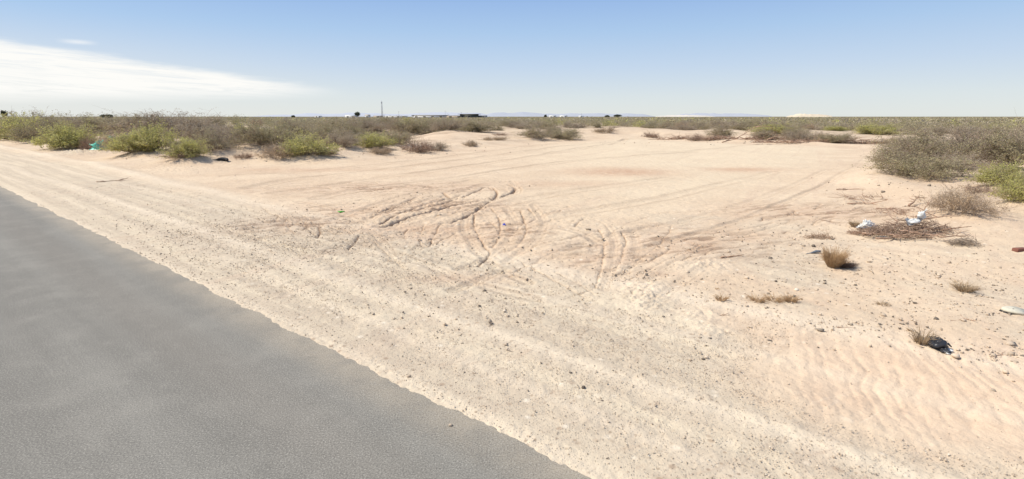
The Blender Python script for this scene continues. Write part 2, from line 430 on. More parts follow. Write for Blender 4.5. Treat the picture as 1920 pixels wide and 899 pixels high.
def bush(seed, R=1.5, Hh=1.4, stems=30, twigs=7, sub=4, per=6, leaf=.055, flat=.25, bare=.0, droop=0., thick=.016):
    """an open desert shrub: stems fan out of a low crown, forks, twigs, leaves; returns two meshes' data"""
    rng = np.random.default_rng(seed)
    az = rng.random(stems)*2*math.pi; el = np.arccos(1-rng.random(stems)*(1-flat*.2))*1.0
    el = np.clip(rng.random(stems)**.6*1.45, .05, 1.47)        # from the vertical
    lump = .72+.5*vnoise(az*1.6+seed, el*2.2, seed % 97)
    lump = .8+.35*vnoise(az*1.6+seed, el*2.2, seed % 97); lump *= rng.random(stems)**.3
    D = np.stack([np.sin(el)*np.cos(az)*R, np.sin(el)*np.sin(az)*R, np.cos(el)*Hh], 1)*lump[:, None]
    S = np.stack([np.cos(az), np.sin(az), np.zeros(stems)], 1)*R*.22*rng.random((stems, 1))
    M = S+(D-S)*.5+np.array([0, 0, 1])*Hh*.10+rng.normal(size=(stems, 3))*.05*R
    D = D+np.array([0, 0, -droop])*rng.random((stems, 1))
    D[:, 2] = np.maximum(D[:, 2], .04)
    A = [S, M]; B = [M, D]; ra = [np.full(stems, thick), np.full(stems, thick*.7)]; rb = [np.full(stems, thick*.7), np.full(stems, thick*.3)]
    # twigs
    t = rng.random((stems, twigs))*.75+.25
    i = np.repeat(np.arange(stems), twigs); tt = t.ravel()[:, None]
    P0 = np.where(tt < .5, S[i]+(M[i]-S[i])*tt*2, M[i]+(D[i]-M[i])*(tt-.5)*2)
    out = P0/(np.linalg.norm(P0, axis=1)[:, None]+.1)
    L = .30*R
    P1 = P0+(out*.7+rng.normal(size=P0.shape)*.55+np.array([0, 0, .25]))*L*(.5+.6*rng.random((len(P0), 1)))
    P1[:, 2] = np.maximum(P1[:, 2], .03)
    A.append(P0); B.append(P1); ra.append(np.full(len(P0), thick*.4)); rb.append(np.full(len(P0), thick*.2))
    j = np.repeat(np.arange(len(P0)), sub); q = rng.random((len(j), 1))
    Q0 = P0[j]+(P1[j]-P0[j])*q
    Q1 = Q0+(rng.normal(size=Q0.shape)*.6+out[j]*.5+np.array([0, 0, .2]))*L*.42
    Q1[:, 2] = np.maximum(Q1[:, 2], .02)
    A.append(Q0); B.append(Q1); ra.append(np.full(len(Q0), thick*.25)); rb.append(np.full(len(Q0), thick*.12))
    bv, bq = prisms(np.concatenate(A), np.concatenate(B), np.concatenate(ra), np.concatenate(rb))
    # leaves along the finest twigs
    gp = vnoise(Q0[:, 0]*2.6/R*1.5+seed, Q0[:, 1]*2.6/R*1.5+Q0[:, 2]*2.2, seed % 91)
    keep = np.nonzero(rng.random(len(Q0)) > bare+.75*ss(.52, .30, gp))[0]
    kk = np.repeat(keep, per); w = rng.random((len(kk), 1))
    LP = Q0[kk]+(Q1[kk]-Q0[kk])*w+rng.normal(size=(len(kk), 3))*leaf*.7
    LP[:, 2] = np.maximum(LP[:, 2], .02)
    lv, lq = leaves(LP, leaf, rng)
    tint = np.repeat(np.clip(rng.normal(.5, .28, len(kk)), 0, 1), 4)
    zs = 1.5/np.percentile(LP[:, 2], 98.5); rs = 1.5/np.percentile(np.hypot(LP[:, 0], LP[:, 1]), 96)
    for v in (bv, lv): v *= np.array([rs, rs, zs])
    return (bv, bq), (lv, lq, tint)

# ------------------------------------------------------------------ foliage materials
M_PILE = simple('brown_brushwood', (.33, .225, .16), var=.4)
M_BRANCH = simple('grey_brown_bark', (.36, .28, .21), var=.25)
M_DEAD = simple('weathered_dead_wood', (.38, .25, .175), var=.35)
LM = {
 'green': leafmat('yellow_green_leaves', (.56, .53, .17), (.74, .70, .27), (.42, .39, .17), .4),
 'olive': leafmat('dull_olive_leaves', (.40, .35, .19), (.56, .49, .29), (.33, .275, .17), .35),
 'grey': leafmat('grey_brown_twig_tips', (.44, .37, .26), (.60, .51, .37), (.36, .29, .21), .3),
 'tan': leafmat('dry_tan_leaves', (.54, .40, .26), (.70, .54, .35), (.44, .32, .21), .3),
 'dark': leafmat('dry_purple_brown_twigs_and_shade', (.24, .17, .13), (.34, .25, .19), (.18, .13, .105), .2),
 'straw': leafmat('straw_grass', (.66, .46, .27), (.78, .58, .36), (.56, .38, .22), .4),
}
PROTO = {}
def protos(kind, n, **kw):
    out = []
    for i in range(n):
        (bv, bq), (lv, lq, ti) = bush(hash_seed(kind)+i*13, **kw)
        mb = mesh_from(kind+'_branches', bv, bq, M_DEAD if kind in ('dark',) else M_BRANCH)
        ml = mesh_from(kind+'_foliage', lv, lq, LM[kind], ti)
        out.append((mb, ml))
    PROTO[kind] = out
def hash_seed(s): return sum(ord(c)*(i+3) for i, c in enumerate(s))
protos('green', 4, stems=60, twigs=9, sub=5, per=7, leaf=.066, thick=.010)
protos('olive', 5, stems=64, twigs=9, sub=5, per=6, leaf=.056, bare=.08, thick=.010)
protos('grey', 4, stems=66, twigs=10, sub=5, per=4, leaf=.048, bare=.15, thick=.010)
protos('tan', 3, stems=56, twigs=8, sub=5, per=5, leaf=.048, bare=.1, Hh=1.1, thick=.010)
protos('dark', 2, stems=50, twigs=8, sub=4, per=4, leaf=.050, bare=.2, Hh=.8, thick=.012)

def add_bush(kind, x, y, w, h, label, cat='shrub', group=None, name=None, z=None, with_parts=True):
    mb, ml = PROTO[kind][random.randrange(len(PROTO[kind]))]
    nm = name or {'green':'green_mesquite_shrub','olive':'olive_scrub_bush','grey':'grey_twiggy_bush','tan':'dry_bush','dark':'dead_bush'}[kind]
    root = bpy.data.objects.new(nm, None); COL.objects.link(root)
    root.location = (x, y, (H(x, y) if z is None else z)-.05)
    root.rotation_euler = (0, 0, random.random()*6.28)
    s = w/3.0; q = random.uniform(.82, 1.2); root.scale = (s*q, s/q, h/1.5)
    root.rotation_euler = (random.uniform(-.07, .07), random.uniform(-.07, .07), root.rotation_euler.z)
    tag(root, label, cat, group)
    obj('branches', mb, root); obj('foliage', ml, root)
    return root

# ------------------------------------------------------------------ named bushes: photo column/row of the foot, width & height in photo pixels
BUSHES = [
 # kind, px, py, w, h, mound(m), label
 ('green', 35, 263, 100, 44, .3, 'yellow-green bushy shrub at the far left end of the bank beside the sandy shoulder'),
 ('olive', 92, 266, 80, 44, .3, 'dull olive shrub between two yellow-green shrubs at the left end of the bank'),
 ('green', 136, 277, 86, 42, .3, 'yellow-green shrub on the bank just left of the turquoise plastic litter'),
 ('dark', 168, 281, 26, 28, .1, 'narrow dark dead bush directly left of the turquoise plastic litter'),
 ('green', 252, 291, 80, 40, .3, 'bright green shrub on the bank just right of the turquoise plastic litter'),
 ('green', 298, 286, 95, 48, .4, 'tallest bright green shrub on the bank, between two lower bright green ones'),
 ('green', 348, 300, 62, 38, .2, 'bright green shrub at the right end of the bank with dead twigs under it'),
 ('dark', 335, 303, 70, 16, .1, 'low dark dead twigs under the rightmost bright green shrub of the bank'),
 ('olive', 60, 246, 110, 34, .5, 'wide olive shrub behind the yellow-green shrub at the far left'),
 ('olive', 170, 250, 120, 32, .5, 'wide olive shrub behind the narrow dark dead bush'),
 ('olive', 250, 252, 110, 34, .5, 'wide olive shrub behind the turquoise plastic litter'),
 ('grey', 330, 250, 170, 38, .8, 'broad grey-brown shrub on the highest dune at left, topping the horizon'),
 ('grey', 378, 268, 110, 40, .5, 'grey-brown shrub behind the rightmost bright green shrub of the bank'),
 ('olive', 405, 284, 90, 42, .4, 'grey-olive shrub on the sand just behind the small black tyre scrap'),
 ('dark', 458, 299, 34, 14, .0, 'small dead twig clump in the sand right of the black tyre scrap'),
 ('olive', 500, 274, 95, 42, .6, 'grey-olive shrub in front of a bare pale dune, left of the cleared lot'),
 ('tan', 520, 299, 66, 30, .15, 'brown dry bush at the lot edge, left of a yellow-olive shrub'),
 ('green', 580, 296, 78, 40, .25, 'yellow-olive round shrub at the left edge of the cleared lot'),
 ('dark', 612, 299, 46, 18, .05, 'low dark dead bush at the foot of the yellow-olive round shrub'),
 ('grey', 640, 276, 76, 30, .4, 'grey twiggy bush behind the lot edge between two greenish shrubs'),
 ('olive', 545, 256, 90, 26, .5, 'olive shrub behind the grey-olive shrub near the bare pale dune'),
 ('green', 700, 279, 70, 28, .25, 'small yellow-green shrub near the lot edge left of a dark dead bush'),
 ('tan', 712, 291, 50, 16, .05, 'low dry bush on the sand in front of the small yellow-green shrub'),
 ('olive', 742, 274, 60, 28, .3, 'olive shrub directly behind the large dark dead bush'),
 ('dark', 776, 287, 64, 26, .1, 'large dark purple-brown dead bush at the lot edge'),
 ('grey', 818, 283, 46, 16, .1, 'thin grey dry bush right of the large dark dead bush'),
 ('olive', 620, 250, 80, 24, .5, 'olive shrub on a low dune left of the distant tower'),
 ('grey', 690, 250, 90, 24, .4, 'grey bush below the distant lattice tower'),
 ('olive', 780, 250, 90, 26, .5, 'olive shrub below the long flat warehouse roof'),
 ('grey', 838, 249, 56, 26, .5, 'pale grey round bush left of the dark flat-roofed building'),
 ('olive', 890, 250, 80, 22, .4, 'olive shrub below the dark flat-roofed building'),
 ('tan', 884, 277, 30, 14, .0, 'small dry bush alone on the sand at the far left corner of the lot'),
 ('tan', 925, 268, 44, 12, .0, 'low dry bush on pale sand at the far edge of the lot'),
 ('dark', 938, 258, 30, 8, .0, 'tiny dark dead bush on pale sand behind the lot'),
 ('olive', 1005, 260, 60, 24, .25, 'olive shrub forming the left part of the clump at the far edge of the lot'),
 ('olive', 1056, 261, 66, 22, .25, 'olive shrub forming the right part of the clump at the far edge of the lot'),
 ('grey', 1035, 260, 50, 16, .1, 'grey bush in the middle of the clump at the far edge of the lot'),
 ('tan', 1136, 251, 40, 12, .1, 'small dry bush behind the looping wheel track at the far edge'),
 ('dark', 1220, 260, 36, 13, .0, 'small brown dead bush at the far edge, leftmost of the dead row'),
 ('dark', 1310, 264, 50, 13, .0, 'brown dead bush in the row along the far edge of the lot'),
 ('green', 1455, 252, 90, 17, .3, 'wide green shrub beyond the far edge of the lot under the pale sand hill'),
 ('tan', 1550, 265, 66, 16, .05, 'dry reddish-brown bush at the far edge right of the green shrub'),
 ('green', 1645, 252, 60, 18, .2, 'small green shrub beyond the far right corner of the lot'),
 # big clump at the right
 ('grey', 1672, 318, 62, 46, .2, 'low grey shrub forming the left end of the big right-hand clump'),
 ('olive', 1712, 312, 104, 62, .5, 'grey-olive shrub in the left half of the big right-hand clump'),
 ('tan', 1750, 322, 76, 48, .2, 'yellowish-brown shrub in the middle of the big right-hand clump'),
 ('grey', 1800, 308, 120, 66, .6, 'tall grey shrub on the crest of the big right-hand clump'),
 ('grey', 1790, 332, 90, 44, .2, 'low grey shrub at the front foot of the big right-hand clump'),
 ('olive', 1870, 312, 120, 66, .6, 'grey-olive shrub at the right of the big right-hand clump by the frame edge'),
 ('grey', 1930, 300, 110, 66, .6, 'grey shrub half out of the frame behind the bright green one'),
 ('green', 1878, 368, 100, 58, .35, 'bright yellow-green shrub in front of the big right-hand clump'),
 ('green', 1935, 396, 90, 66, .3, 'green shrub cut by the right frame edge beside the bright yellow-green one'),
 ('dark', 1845, 384, 64, 24, .1, 'low dark dead bush at the foot of the bright yellow-green shrub on the right'),
 ('tan', 1795, 414, 110, 62, .15, 'low brownish-olive shrub on the sand in front of the big right-hand clump'),
 ('dark', 1905, 392, 34, 18, .0, 'small reddish dead bush on the dune at the right frame edge'),
]
placed = []
for (kind, px, py, w, h, mh, label) in BUSHES:
    x, y, t = place(px, py, mh*.6)
    W = w/960*t*CP; Hb = h/960*t*CP*1.0
    placed.append([kind, x, y, W*1.2, Hb, mh, label, px, py-h, t])
for (kind, x, y, W, Hb, mh, label, px, pt, t) in placed:
    if mh > 0: MOUNDS.append((x, y+.1*W, max(W*.5, .4), mh*(.45 if px > 1640 else .7)))
# bare dunes seen between the bushes
for (px, py, r, mh) in [(460,246,6,.9),(430,240,5,.9),(700,246,4,.3),(640,292,2.5,.2),(800,268,6,.35),(860,262,5,.3),(270,300,2.2,.25),(1160,256,3,.35),(1340,252,4,.3),(1850,440,1.6,.12),(1900,425,1.6,.2),(1830,345,4.2,.30),(1930,385,2.6,.28),(1700,330,2.5,.15)]:
    x, y = g(px, py, .2); MOUNDS.append((x, y, r, mh))

for (kind, x, y, W, Hb, mh, label, px, pt, t) in placed:
    ztop = CAM_H+ray(px, pt)[2]*t            # real height of the crown above the sand it grows from
    add_bush(kind, x, y, W, min(max(ztop-H(x, y)+.05, Hb*.72), Hb*1.25), label)

# ------------------------------------------------------------------ individual scrub of the middle distance, the far mass as one
used = np.array([(p[1], p[2]) for p in placed])
BARE = [(1130,250,9),(1030,249,8),(745,243,7),(600,238,8),(1560,250,9),(1420,249,8),(460,243,5),(428,236,8),(500,288,3),(640,294,3.5),(665,262,4),(800,272,6),(850,262,8),(900,252,9),(960,250,8),(990,256,5),(870,236,8),(560,270,4),(720,258,5),(1160,252,7),(1270,256,5),(1350,254,6),(1500,256,6),(1600,257,6),(1660,262,6),(420,262,3),(330,262,3)]
def scatter(r0, r1, spacing, tries, az=62):
    rr = np.sqrt(RNG.random(tries)*(r1*r1-r0*r0)+r0*r0); aa = rad(az)*(2*RNG.random(tries)-1)
    x = rr*np.sin(aa); y = rr*np.cos(aa)
    o = poly_sd(x, y, OPEN); d = road_d(x, y)
    cl = fbm(x/16, y/16, 55, 3)
    left = ss(-.05, -.12, np.arctan2(x, y)-.35)
    m = (o < -1.2) & (d > 5) & ((cl > -.34+.20*left) | (np.hypot(x, y) > 150))
    for (px, py, rr_) in BARE:
        gx_, gy_ = g(px, py, .2); m &= np.hypot(x-gx_, y-gy_) > rr_
    return x[m], y[m], cl[m]
def thin(x, y, spacing, taken):
    cell = {}; out = []
    for (a, b) in taken: cell.setdefault((int(a//spacing), int(b//spacing)), []).append((a, b))
    for i in range(len(x)):
        cx, cy = int(x[i]//spacing), int(y[i]//spacing); ok = True
        for u in (-1, 0, 1):
            for v in (-1, 0, 1):
                for (a, b) in cell.get((cx+u, cy+v), ()):
                    if (a-x[i])**2+(b-y[i])**2 < spacing*spacing: ok = False; break
                if not ok: break
            if not ok: break
        if ok: cell.setdefault((cx, cy), []).append((x[i], y[i])); out.append(i)
    return out
sx, sy, scl = scatter(12, 160, 3, 9000)
keep = thin(sx, sy, 2.9, [tuple(u) for u in used])
order = sorted(keep, key=lambda i: math.hypot(sx[i], sy[i]))
NEAR = [i for i in order if abs(math.atan2(sx[i], sy[i])) < rad(50)][:245]
nearset = set(NEAR); REST = [i for i in order if i not in nearset]
LOTC = g(1300, 300)
GL = {('l','olive'): 'olive scrub bush in the dune field left of the cleared lot', ('l','grey'): 'grey-brown scrub bush in the dune field left of the cleared lot', ('l','green'): 'greener scrub bush in the dune field left of the cleared lot', ('l','tan'): 'dry tan scrub bush in the dune field left of the cleared lot',
      ('f','olive'): 'olive scrub bush in the band beyond the far edge of the lot', ('f','grey'): 'grey-brown scrub bush in the band beyond the far edge of the lot', ('f','green'): 'greener scrub bush in the band beyond the far edge of the lot', ('f','tan'): 'dry tan scrub bush in the band beyond the far edge of the lot',
      ('r','olive'): 'olive scrub bush on the plain behind the big right-hand clump', ('r','grey'): 'grey-brown scrub bush on the plain behind the big right-hand clump', ('r','green'): 'greener scrub bush on the plain behind the big right-hand clump', ('r','tan'): 'dry tan scrub bush on the plain behind the big right-hand clump'}
hz = full_h(sx, sy)
for i in NEAR:
    x, y = float(sx[i]), float(sy[i]); r = random.random(); a = math.degrees(math.atan2(x, y))
    zone = 'l' if a < -5 else ('f' if a < 33 else 'r')
    gp = .14 if zone == 'l' else .04
    kind = 'green' if r < gp else ('grey' if r < .42 else ('tan' if r < .52 else 'olive'))
    w = random.uniform(1.8, 4.4); h = random.uniform(.7, 1.45)*(.75 if zone == 'r' else 1)
    if zone == 'l': h *= 1.1
    add_bush(kind, x, y, w, h, GL[(zone, kind)], group=GL[(zone, kind)].replace('scrub bush', 'scrub bushes'), z=float(hz[i]))

def mass(name, X, Y, Z, nleaf, size, Wr, Hr, label, seed):
    rng = np.random.default_rng(seed); n = len(X)
    W = rng.uniform(*Wr, n); Hh = rng.uniform(*Hr, n)
    i = np.repeat(np.arange(n), nleaf); m = len(i)
    az = rng.random(m)*2*math.pi; ct = rng.random(m); st = np.sqrt(1-ct*ct); rr = rng.random(m)**.45
    lump = .7+.6*vnoise(az*1.3+i*7.7, ct*3, 4)
    P = np.stack([X[i]+st*np.cos(az)*rr*W[i]*.5*lump, Y[i]+st*np.sin(az)*rr*W[i]*.5*lump, Z[i]+ct*rr*Hh[i]*lump], 1)
    V, Q = leaves(P, size, rng, aspect=.6)
    tn = np.clip(rng.random(n)[i]*.7+rng.normal(.15, .18, m), 0, 1)
    tg = rng.random(n)
    me = mesh_from(name, V, Q, [LM['olive'], LM['grey'], LM['green']], np.repeat(tn, 4))
    mi = np.where(tg < .60, 0, np.where(tg < .95, 1, 2))[i].astype(np.int32)
    me.polygons.foreach_set('material_index', mi)
    o = obj(name, me); tag(o, label, 'scrub', kind='stuff'); return o
R_ = np.array(REST)
mass('distant_scrub', sx[R_], sy[R_], hz[R_], 420, .17, (2.2, 4.2), (.9, 1.6), 'mass of olive-brown scrub growing on the plain behind the nearer bushes', 5)
fx, fy, _ = scatter(158, 520, 4, 60000); kp = np.array(thin(fx, fy, 4.2, []))
fx, fy = fx[kp], fy[kp]
mass('far_scrub', fx, fy, full_h(fx, fy), 46, .55, (3, 6), (1.1, 1.9), 'thin line of brownish scrub along the horizon behind the lot', 6)
gx, gy, _ = scatter(515, 2200, 12, 26000)
mass('horizon_scrub', gx, gy, gx*0, 14, 1.3, (6, 14), (1.2, 1.9), 'farthest flat olive strip of scrub under the distant buildings', 8)

# ------------------------------------------------------------------ ground sheet
def build_ground():
    fr = np.radians(np.arange(-62, 62, .10)); bk = np.radians(np.arange(62, 298, 2.0))
    A = np.concatenate([fr, bk]); na = len(A)
    r = [.35*1.13**i for i in range(16)]
    while r[-1] < 2.4: r.append(r[-1]+.12)
    while r[-1] < 17: r.append(r[-1]*1.0031)
    while r[-1] < 70: r.append(r[-1]*1.0045)
    while r[-1] < 400: r.append(r[-1]*1.014)
    while r[-1] < 60000: r.append(r[-1]*1.07)
    R = np.array(r); nr = len(R)
    X = (R[:, None]*np.sin(A)[None]).ravel(); Y = (R[:, None]*np.cos(A)[None]).ravel()
    Z = full_h(X, Y)
    d = road_d(X, Y); u = road_u(X, Y); rr = np.hypot(X, Y)
    o = poly_sd(X, Y, OPEN); lot = poly_sd(X, Y, LOT)
    near = rr < 75
    gravel = np.zeros_like(X); dark = np.zeros_like(X); pale = np.zeros_like(X); red = np.zeros_like(X)
    # shoulder lanes
    wob = .25*fbm(u/9, d/2, 31, 2)
    sh = ss(5.4, 2.6, d+.9*fbm(u/3, d/1.2, 33, 3))
    gravel = np.clip(sh*.9, 0, 1)
    hi = g(1430, 520)
    gravel = np.maximum(gravel, .65*ss(.05, .4, fbm(X/1.6, Y/1.6, 40, 4))*ss(2.6, 1.2, np.hypot(X-4.6, Y-8.2)/2.2)*(d > 2.5))
    gravel = np.maximum(gravel, .5*ss(.1, .5, fbm(X/2.2, Y/2.2, 43, 4))*(rr < 14)*(d > 2.5)*(X > 1.5))
    for c0, w0, s0 in ((.07, .10, .35), (1.55, .16, .55), (2.95, .14, .38), (.75, .10, .3), (4.25, .35, .55)):
        pale = np.maximum(pale, s0*np.exp(-((d+wob*(c0 > .2)-c0)/w0)**2)*(.5+.7*vnoise(u/2.5, d*3, 35)))
    band = np.zeros_like(X)
    for c0, w0, a0 in ((1.2, .16, .010), (1.9, .16, .014), (2.6, .18, .010), (.5, .2, .006)):
        band += a0*np.exp(-((d+wob-c0)/w0)**2)
    Z -= band*(d > 0)
    # crumbly relief
    Z[near] += (.014*fbm(X[near]/.55, Y[near]/.55, 60, 4)+.013*fbm(X[near]/.13, Y[near]/.13, 64, 3))*ss(.1, .6, d[near])*ss(-60, 0, lot[near]-20 if False else lot[near]*0)
    churn = np.exp(-((X-g(850,420)[0])**2+(Y-g(850,420)[1])**2)/18)*(lot > -3)
    Z[near] += (churn*(.030*fbm(X/.33, Y/.33, 70, 3)+.02*fbm(X/.09, Y/.09, 74, 2)))[near]
    # ruts
    for RT, isrut in ((RUTS, True), (TRACKS, False)):
        for pts, w, dep in RT:
            P = np.array(pts); m = near & (X > P[:, 0].min()-1) & (X < P[:, 0].max()+1) & (Y > P[:, 1].min()-1) & (Y < P[:, 1].max()+1)
            if not m.any(): continue
            x, y = X[m], Y[m]
            if isrut: w = max(w*.62, .026)
            q = seg_dist(x+.022*fbm(x/.2, y/.2, 80, 2)*isrut, y+.022*fbm(x/.2, y/.2, 83, 2)*isrut, pts)
            v = np.clip(1.3*vnoise(x/.6, y/.6, 90)+.5*vnoise(x/.09, y/.09, 92)-.05, .25, 1.5) if isrut else .4+.9*vnoise(x/1.5, y/1.5, 91)
            if isrut:
                Z[m] += -dep*.75*np.exp(-(q/(w*.42))**2)*v + dep*.35*(vnoise(x/.07, y/.07, 97)-.5)*np.exp(-((q-w*1.5)/(w*1.2))**2) - dep*.22*np.exp(-(q/(w*1.6))**2)
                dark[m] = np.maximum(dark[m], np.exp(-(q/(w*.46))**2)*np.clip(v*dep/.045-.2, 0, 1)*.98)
            else:
                tread = .75+.25*np.sin(q/w*9)
                Z[m] += -dep*np.exp(-(q/w)**2)*v*tread + dep*.4*np.exp(-((q-w*1.5)/(w*.5))**2)*v
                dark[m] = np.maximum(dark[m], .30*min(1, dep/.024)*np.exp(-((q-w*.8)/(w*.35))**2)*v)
    # reddish damp patches
    for (px, py, ax, ay) in ((1165, 323, 2.6, 2.0), (1390, 319, 1.9, 1.3), (1060, 345, 2.5, 1.2), (760, 430, 2.0, .6), (860, 520, .9, .3), (560,318,3,1)):
        cx, cy = g(px, py); k0 = np.exp(-(((X-cx)/ax)**2+((Y-cy)/ay)**2))
        red = np.maximum(red, k0*(.9 if py < 330 and px > 1000 else .45))
    zone = np.zeros_like(X)
    for (px, py, ax, ay) in ((850,388,2.2,1.3),(700,398,2.0,1.2),(560,420,1.5,1.0),(940,430,1.2,1.4),(1140,475,.9,1.2),(780,445,1.2,.6),(740,352,4,1.6),(1300,455,2,1.2),(1520,400,2.2,1.3)):
        cx, cy = g(px, py); zone = np.maximum(zone, np.exp(-((X-cx)/ax)**2-((Y-cy)/ay)**2))
    ax_ = (X*.93+Y*.37); ay_ = (-X*.37+Y*.93)
    fl_ = fbm(ax_/.45, ay_/.12, 150, 4)
    dark = np.maximum(dark, zone*.75*ss(.06, .36, fl_)); pale = np.maximum(pale, zone*.3*ss(-.1, -.4, fl_))
    Z -= zone*.018*ss(.0, .4, fl_); red = np.maximum(red, .35*zone)
    # crumbled caliche heaps
    HE = [(1185,545,.30,.05),(1215,560,.30,.07),(1222,535,.25,.06),(1200,575,.25,.05),(1165,500,.25,.04),(1310,590,.3,.05),(1300,500,.4,.05),(1340,495,.4,.05),(1325,620,.25,.04),(145,291,1.6,.38),(330,318,2.2,.10)]
    for (px, py, r0, h0) in HE:
        cx, cy = g(px, py); q = np.hypot(X-cx, Y-cy); m = q < r0*3
        Z[m] += .65*h0*np.exp(-(q[m]/r0)**2)*(.2+1.0*vnoise(X[m]/.05, Y[m]/.05, 95)+.5*vnoise(X[m]/.12, Y[m]/.12, 96))
        if px > 1000: pale[m] = np.maximum(pale[m], .35*np.exp(-(q[m]/r0)**2)); gravel[m] = np.maximum(gravel[m], .5*np.exp(-(q[m]/r0)**2))
    cx, cy = g(145, 291); q = np.hypot(X-cx, Y-cy); gravel = np.maximum(gravel, .9*np.exp(-(q/1.3)**2)); 
    # wind ripples lower right
    cx, cy = g(1790, 720); q = np.sqrt(((X-cx)/2.2)**2+((Y-cy)/1.4)**2)
    rm = ss(1.15, .45, q)+.5*ss(1.0, .3, np.hypot(X-g(1420,600)[0], Y-g(1420,600)[1])/1.0)
    a0, a1 = g(1700, 640), g(1760, 730)
    tv = np.array([a1[0]-a0[0], a1[1]-a0[1]]); tv /= np.linalg.norm(tv); nv = np.array([-tv[1], tv[0]])
    ph = (X*nv[0]+Y*nv[1]+.16*fbm(X/.6, Y/.6, 101, 3))/.150*2*math.pi
    Z += .0044*rm*(.35+.9*vnoise(X/.5, Y/.5, 130))*(np.sin(ph)+.35*np.sin(2*ph+.9))*(near)
    gravel *= 1-np.clip(rm, 0, 1); dark *= 1-np.clip(rm, 0, 1)*.7
    # under and beside the road
    edge = .06*fbm(u/.7, d*0+1, 110, 3)+.03*fbm(u/.12, d*0+4, 112, 3)
    k0 = ss(-.10, .05, d+edge)+.25*(vnoise(X/.05, Y/.05, 140)-.5)*ss(-.2, -.05, d)*ss(.3, .1, d)
    W_ = 7.4
    Z = Z*ss(0, .5, d)*(d > 0)+Z*(d < -W_-.5) + (-.035+.044*k0)*(d > -W_/2)+np.where(d <= -W_/2, -.035+.05*ss(-W_+.09, -W_-.06, d), 0)
    # fine things fade with distance; far soil tone
    nat = ss(0, -3, o)
    far = np.clip(ss(60, 140, rr)*nat*.75+ss(160, 300, rr)*.25, 0, 1)*(d > 6)
    # litter under scrub
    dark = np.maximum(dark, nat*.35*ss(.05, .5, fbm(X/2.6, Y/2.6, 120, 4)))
    lotm = ss(0, 5, lot)*ss(-4, 8, X)
    for i in range(1): pass
    Z[rr < .4] = -.035
    V = np.stack([X, Y, Z], 1); V = np.concatenate([[[0, 0, -.035]], V])
    ii = np.arange(nr-1)[:, None]; jj = np.arange(na)[None]; j2 = (jj+1) % na
    Q = np.stack([1+ii*na+jj, 1+ii*na+j2, 1+(ii+1)*na+j2, 1+(ii+1)*na+jj], -1).reshape(-1, 4)[:, ::-1]
    T = np.stack([np.zeros(na, int), 1+(np.arange(na)+1) % na, 1+np.arange(na)], 1)
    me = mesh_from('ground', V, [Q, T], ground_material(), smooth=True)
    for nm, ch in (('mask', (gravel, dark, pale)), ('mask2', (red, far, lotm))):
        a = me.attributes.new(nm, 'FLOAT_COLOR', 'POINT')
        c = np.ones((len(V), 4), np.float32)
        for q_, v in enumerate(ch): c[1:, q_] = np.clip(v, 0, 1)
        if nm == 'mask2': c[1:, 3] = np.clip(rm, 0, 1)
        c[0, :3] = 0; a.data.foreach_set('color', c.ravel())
    o_ = obj('ground', me); tag(o_, 'pale sandy desert ground with wheel ruts', None, kind='structure')
build_ground()

# ------------------------------------------------------------------ road
def build_road():
    us = np.concatenate([np.arange(-120, -8, 4), np.arange(-8, 45, .12), np.arange(45, 200, 4), np.geomspace(200, 9000, 30)])
    ds = [.10, 0, -.25, -.6, -1, -1.5, -2.2, -3.7, -5, -6.4, -7.4]
    V = []; E = []
    for q in us:
        for dd in ds:
            p = RE+RU*q+RN*dd; V.append((p[0], p[1], 0.0+(-.006 if dd > 0 else 0))); E.append(max(0, -dd))
    n = len(ds)
    Q = [[i*n+j, i*n+j+1, (i+1)*n+j+1, (i+1)*n+j] for i in range(len(us)-1) for j in range(n-1)]
    me = mesh_from('road', V, np.array(Q), asphalt_material())
    a = me.attributes.new('edge', 'FLOAT', 'POINT'); a.data.foreach_set('value', np.array(E, np.float32))
    me.update(); 
    if me.polygons[0].normal.z < 0: me.flip_normals()
    tag(obj('road', me), 'worn grey asphalt road', None, kind='structure')
build_road()

# ------------------------------------------------------------------ stones
ICO_V = None
def ico():
    t = (1+5**.5)/2
    v = np.array([[-1,t,0],[1,t,0],[-1,-t,0],[1,-t,0],[0,-1,t],[0,1,t],[0,-1,-t],[0,1,-t],[t,0,-1],[t,0,1],[-t,0,-1],[-t,0,1]], float)
    v /= np.linalg.norm(v[0])
    f = np.array([[0,11,5],[0,5,1],[0,1,7],[0,7,10],[0,10,11],[1,5,9],[5,11,4],[11,10,2],[10,7,6],[7,1,8],[3,9,4],[3,4,2],[3,2,6],[3,6,8],[3,8,9],[4,9,5],[2,4,11],[6,2,10],[8,6,7],[9,8,1]])
    return v, f
def stone_mat():
    m, nt, b = mat('mixed_gravel_stone', .95); k = N(nt); b.inputs['Specular IOR Level'].default_value = .1
    t = k.attr('tint').outputs['Fac']
    r = k.n('ShaderNodeValToRGB'); e = r.color_ramp.elements
    e[0].position = 0; e[0].color = C(.10, .08, .065); e[1].position = 1; e[1].color = C(.74, .64, .50)
    for p, c in ((.18, C(.22, .18, .14)), (.32, C(.48, .38, .28)), (.75, C(.62, .49, .36))):
        q = e.new(p); q.color = c
    k.l(t, r.inputs[0]); k.l(r.outputs[0], b.inputs['Base Color'])
    return m
STONE = stone_mat()
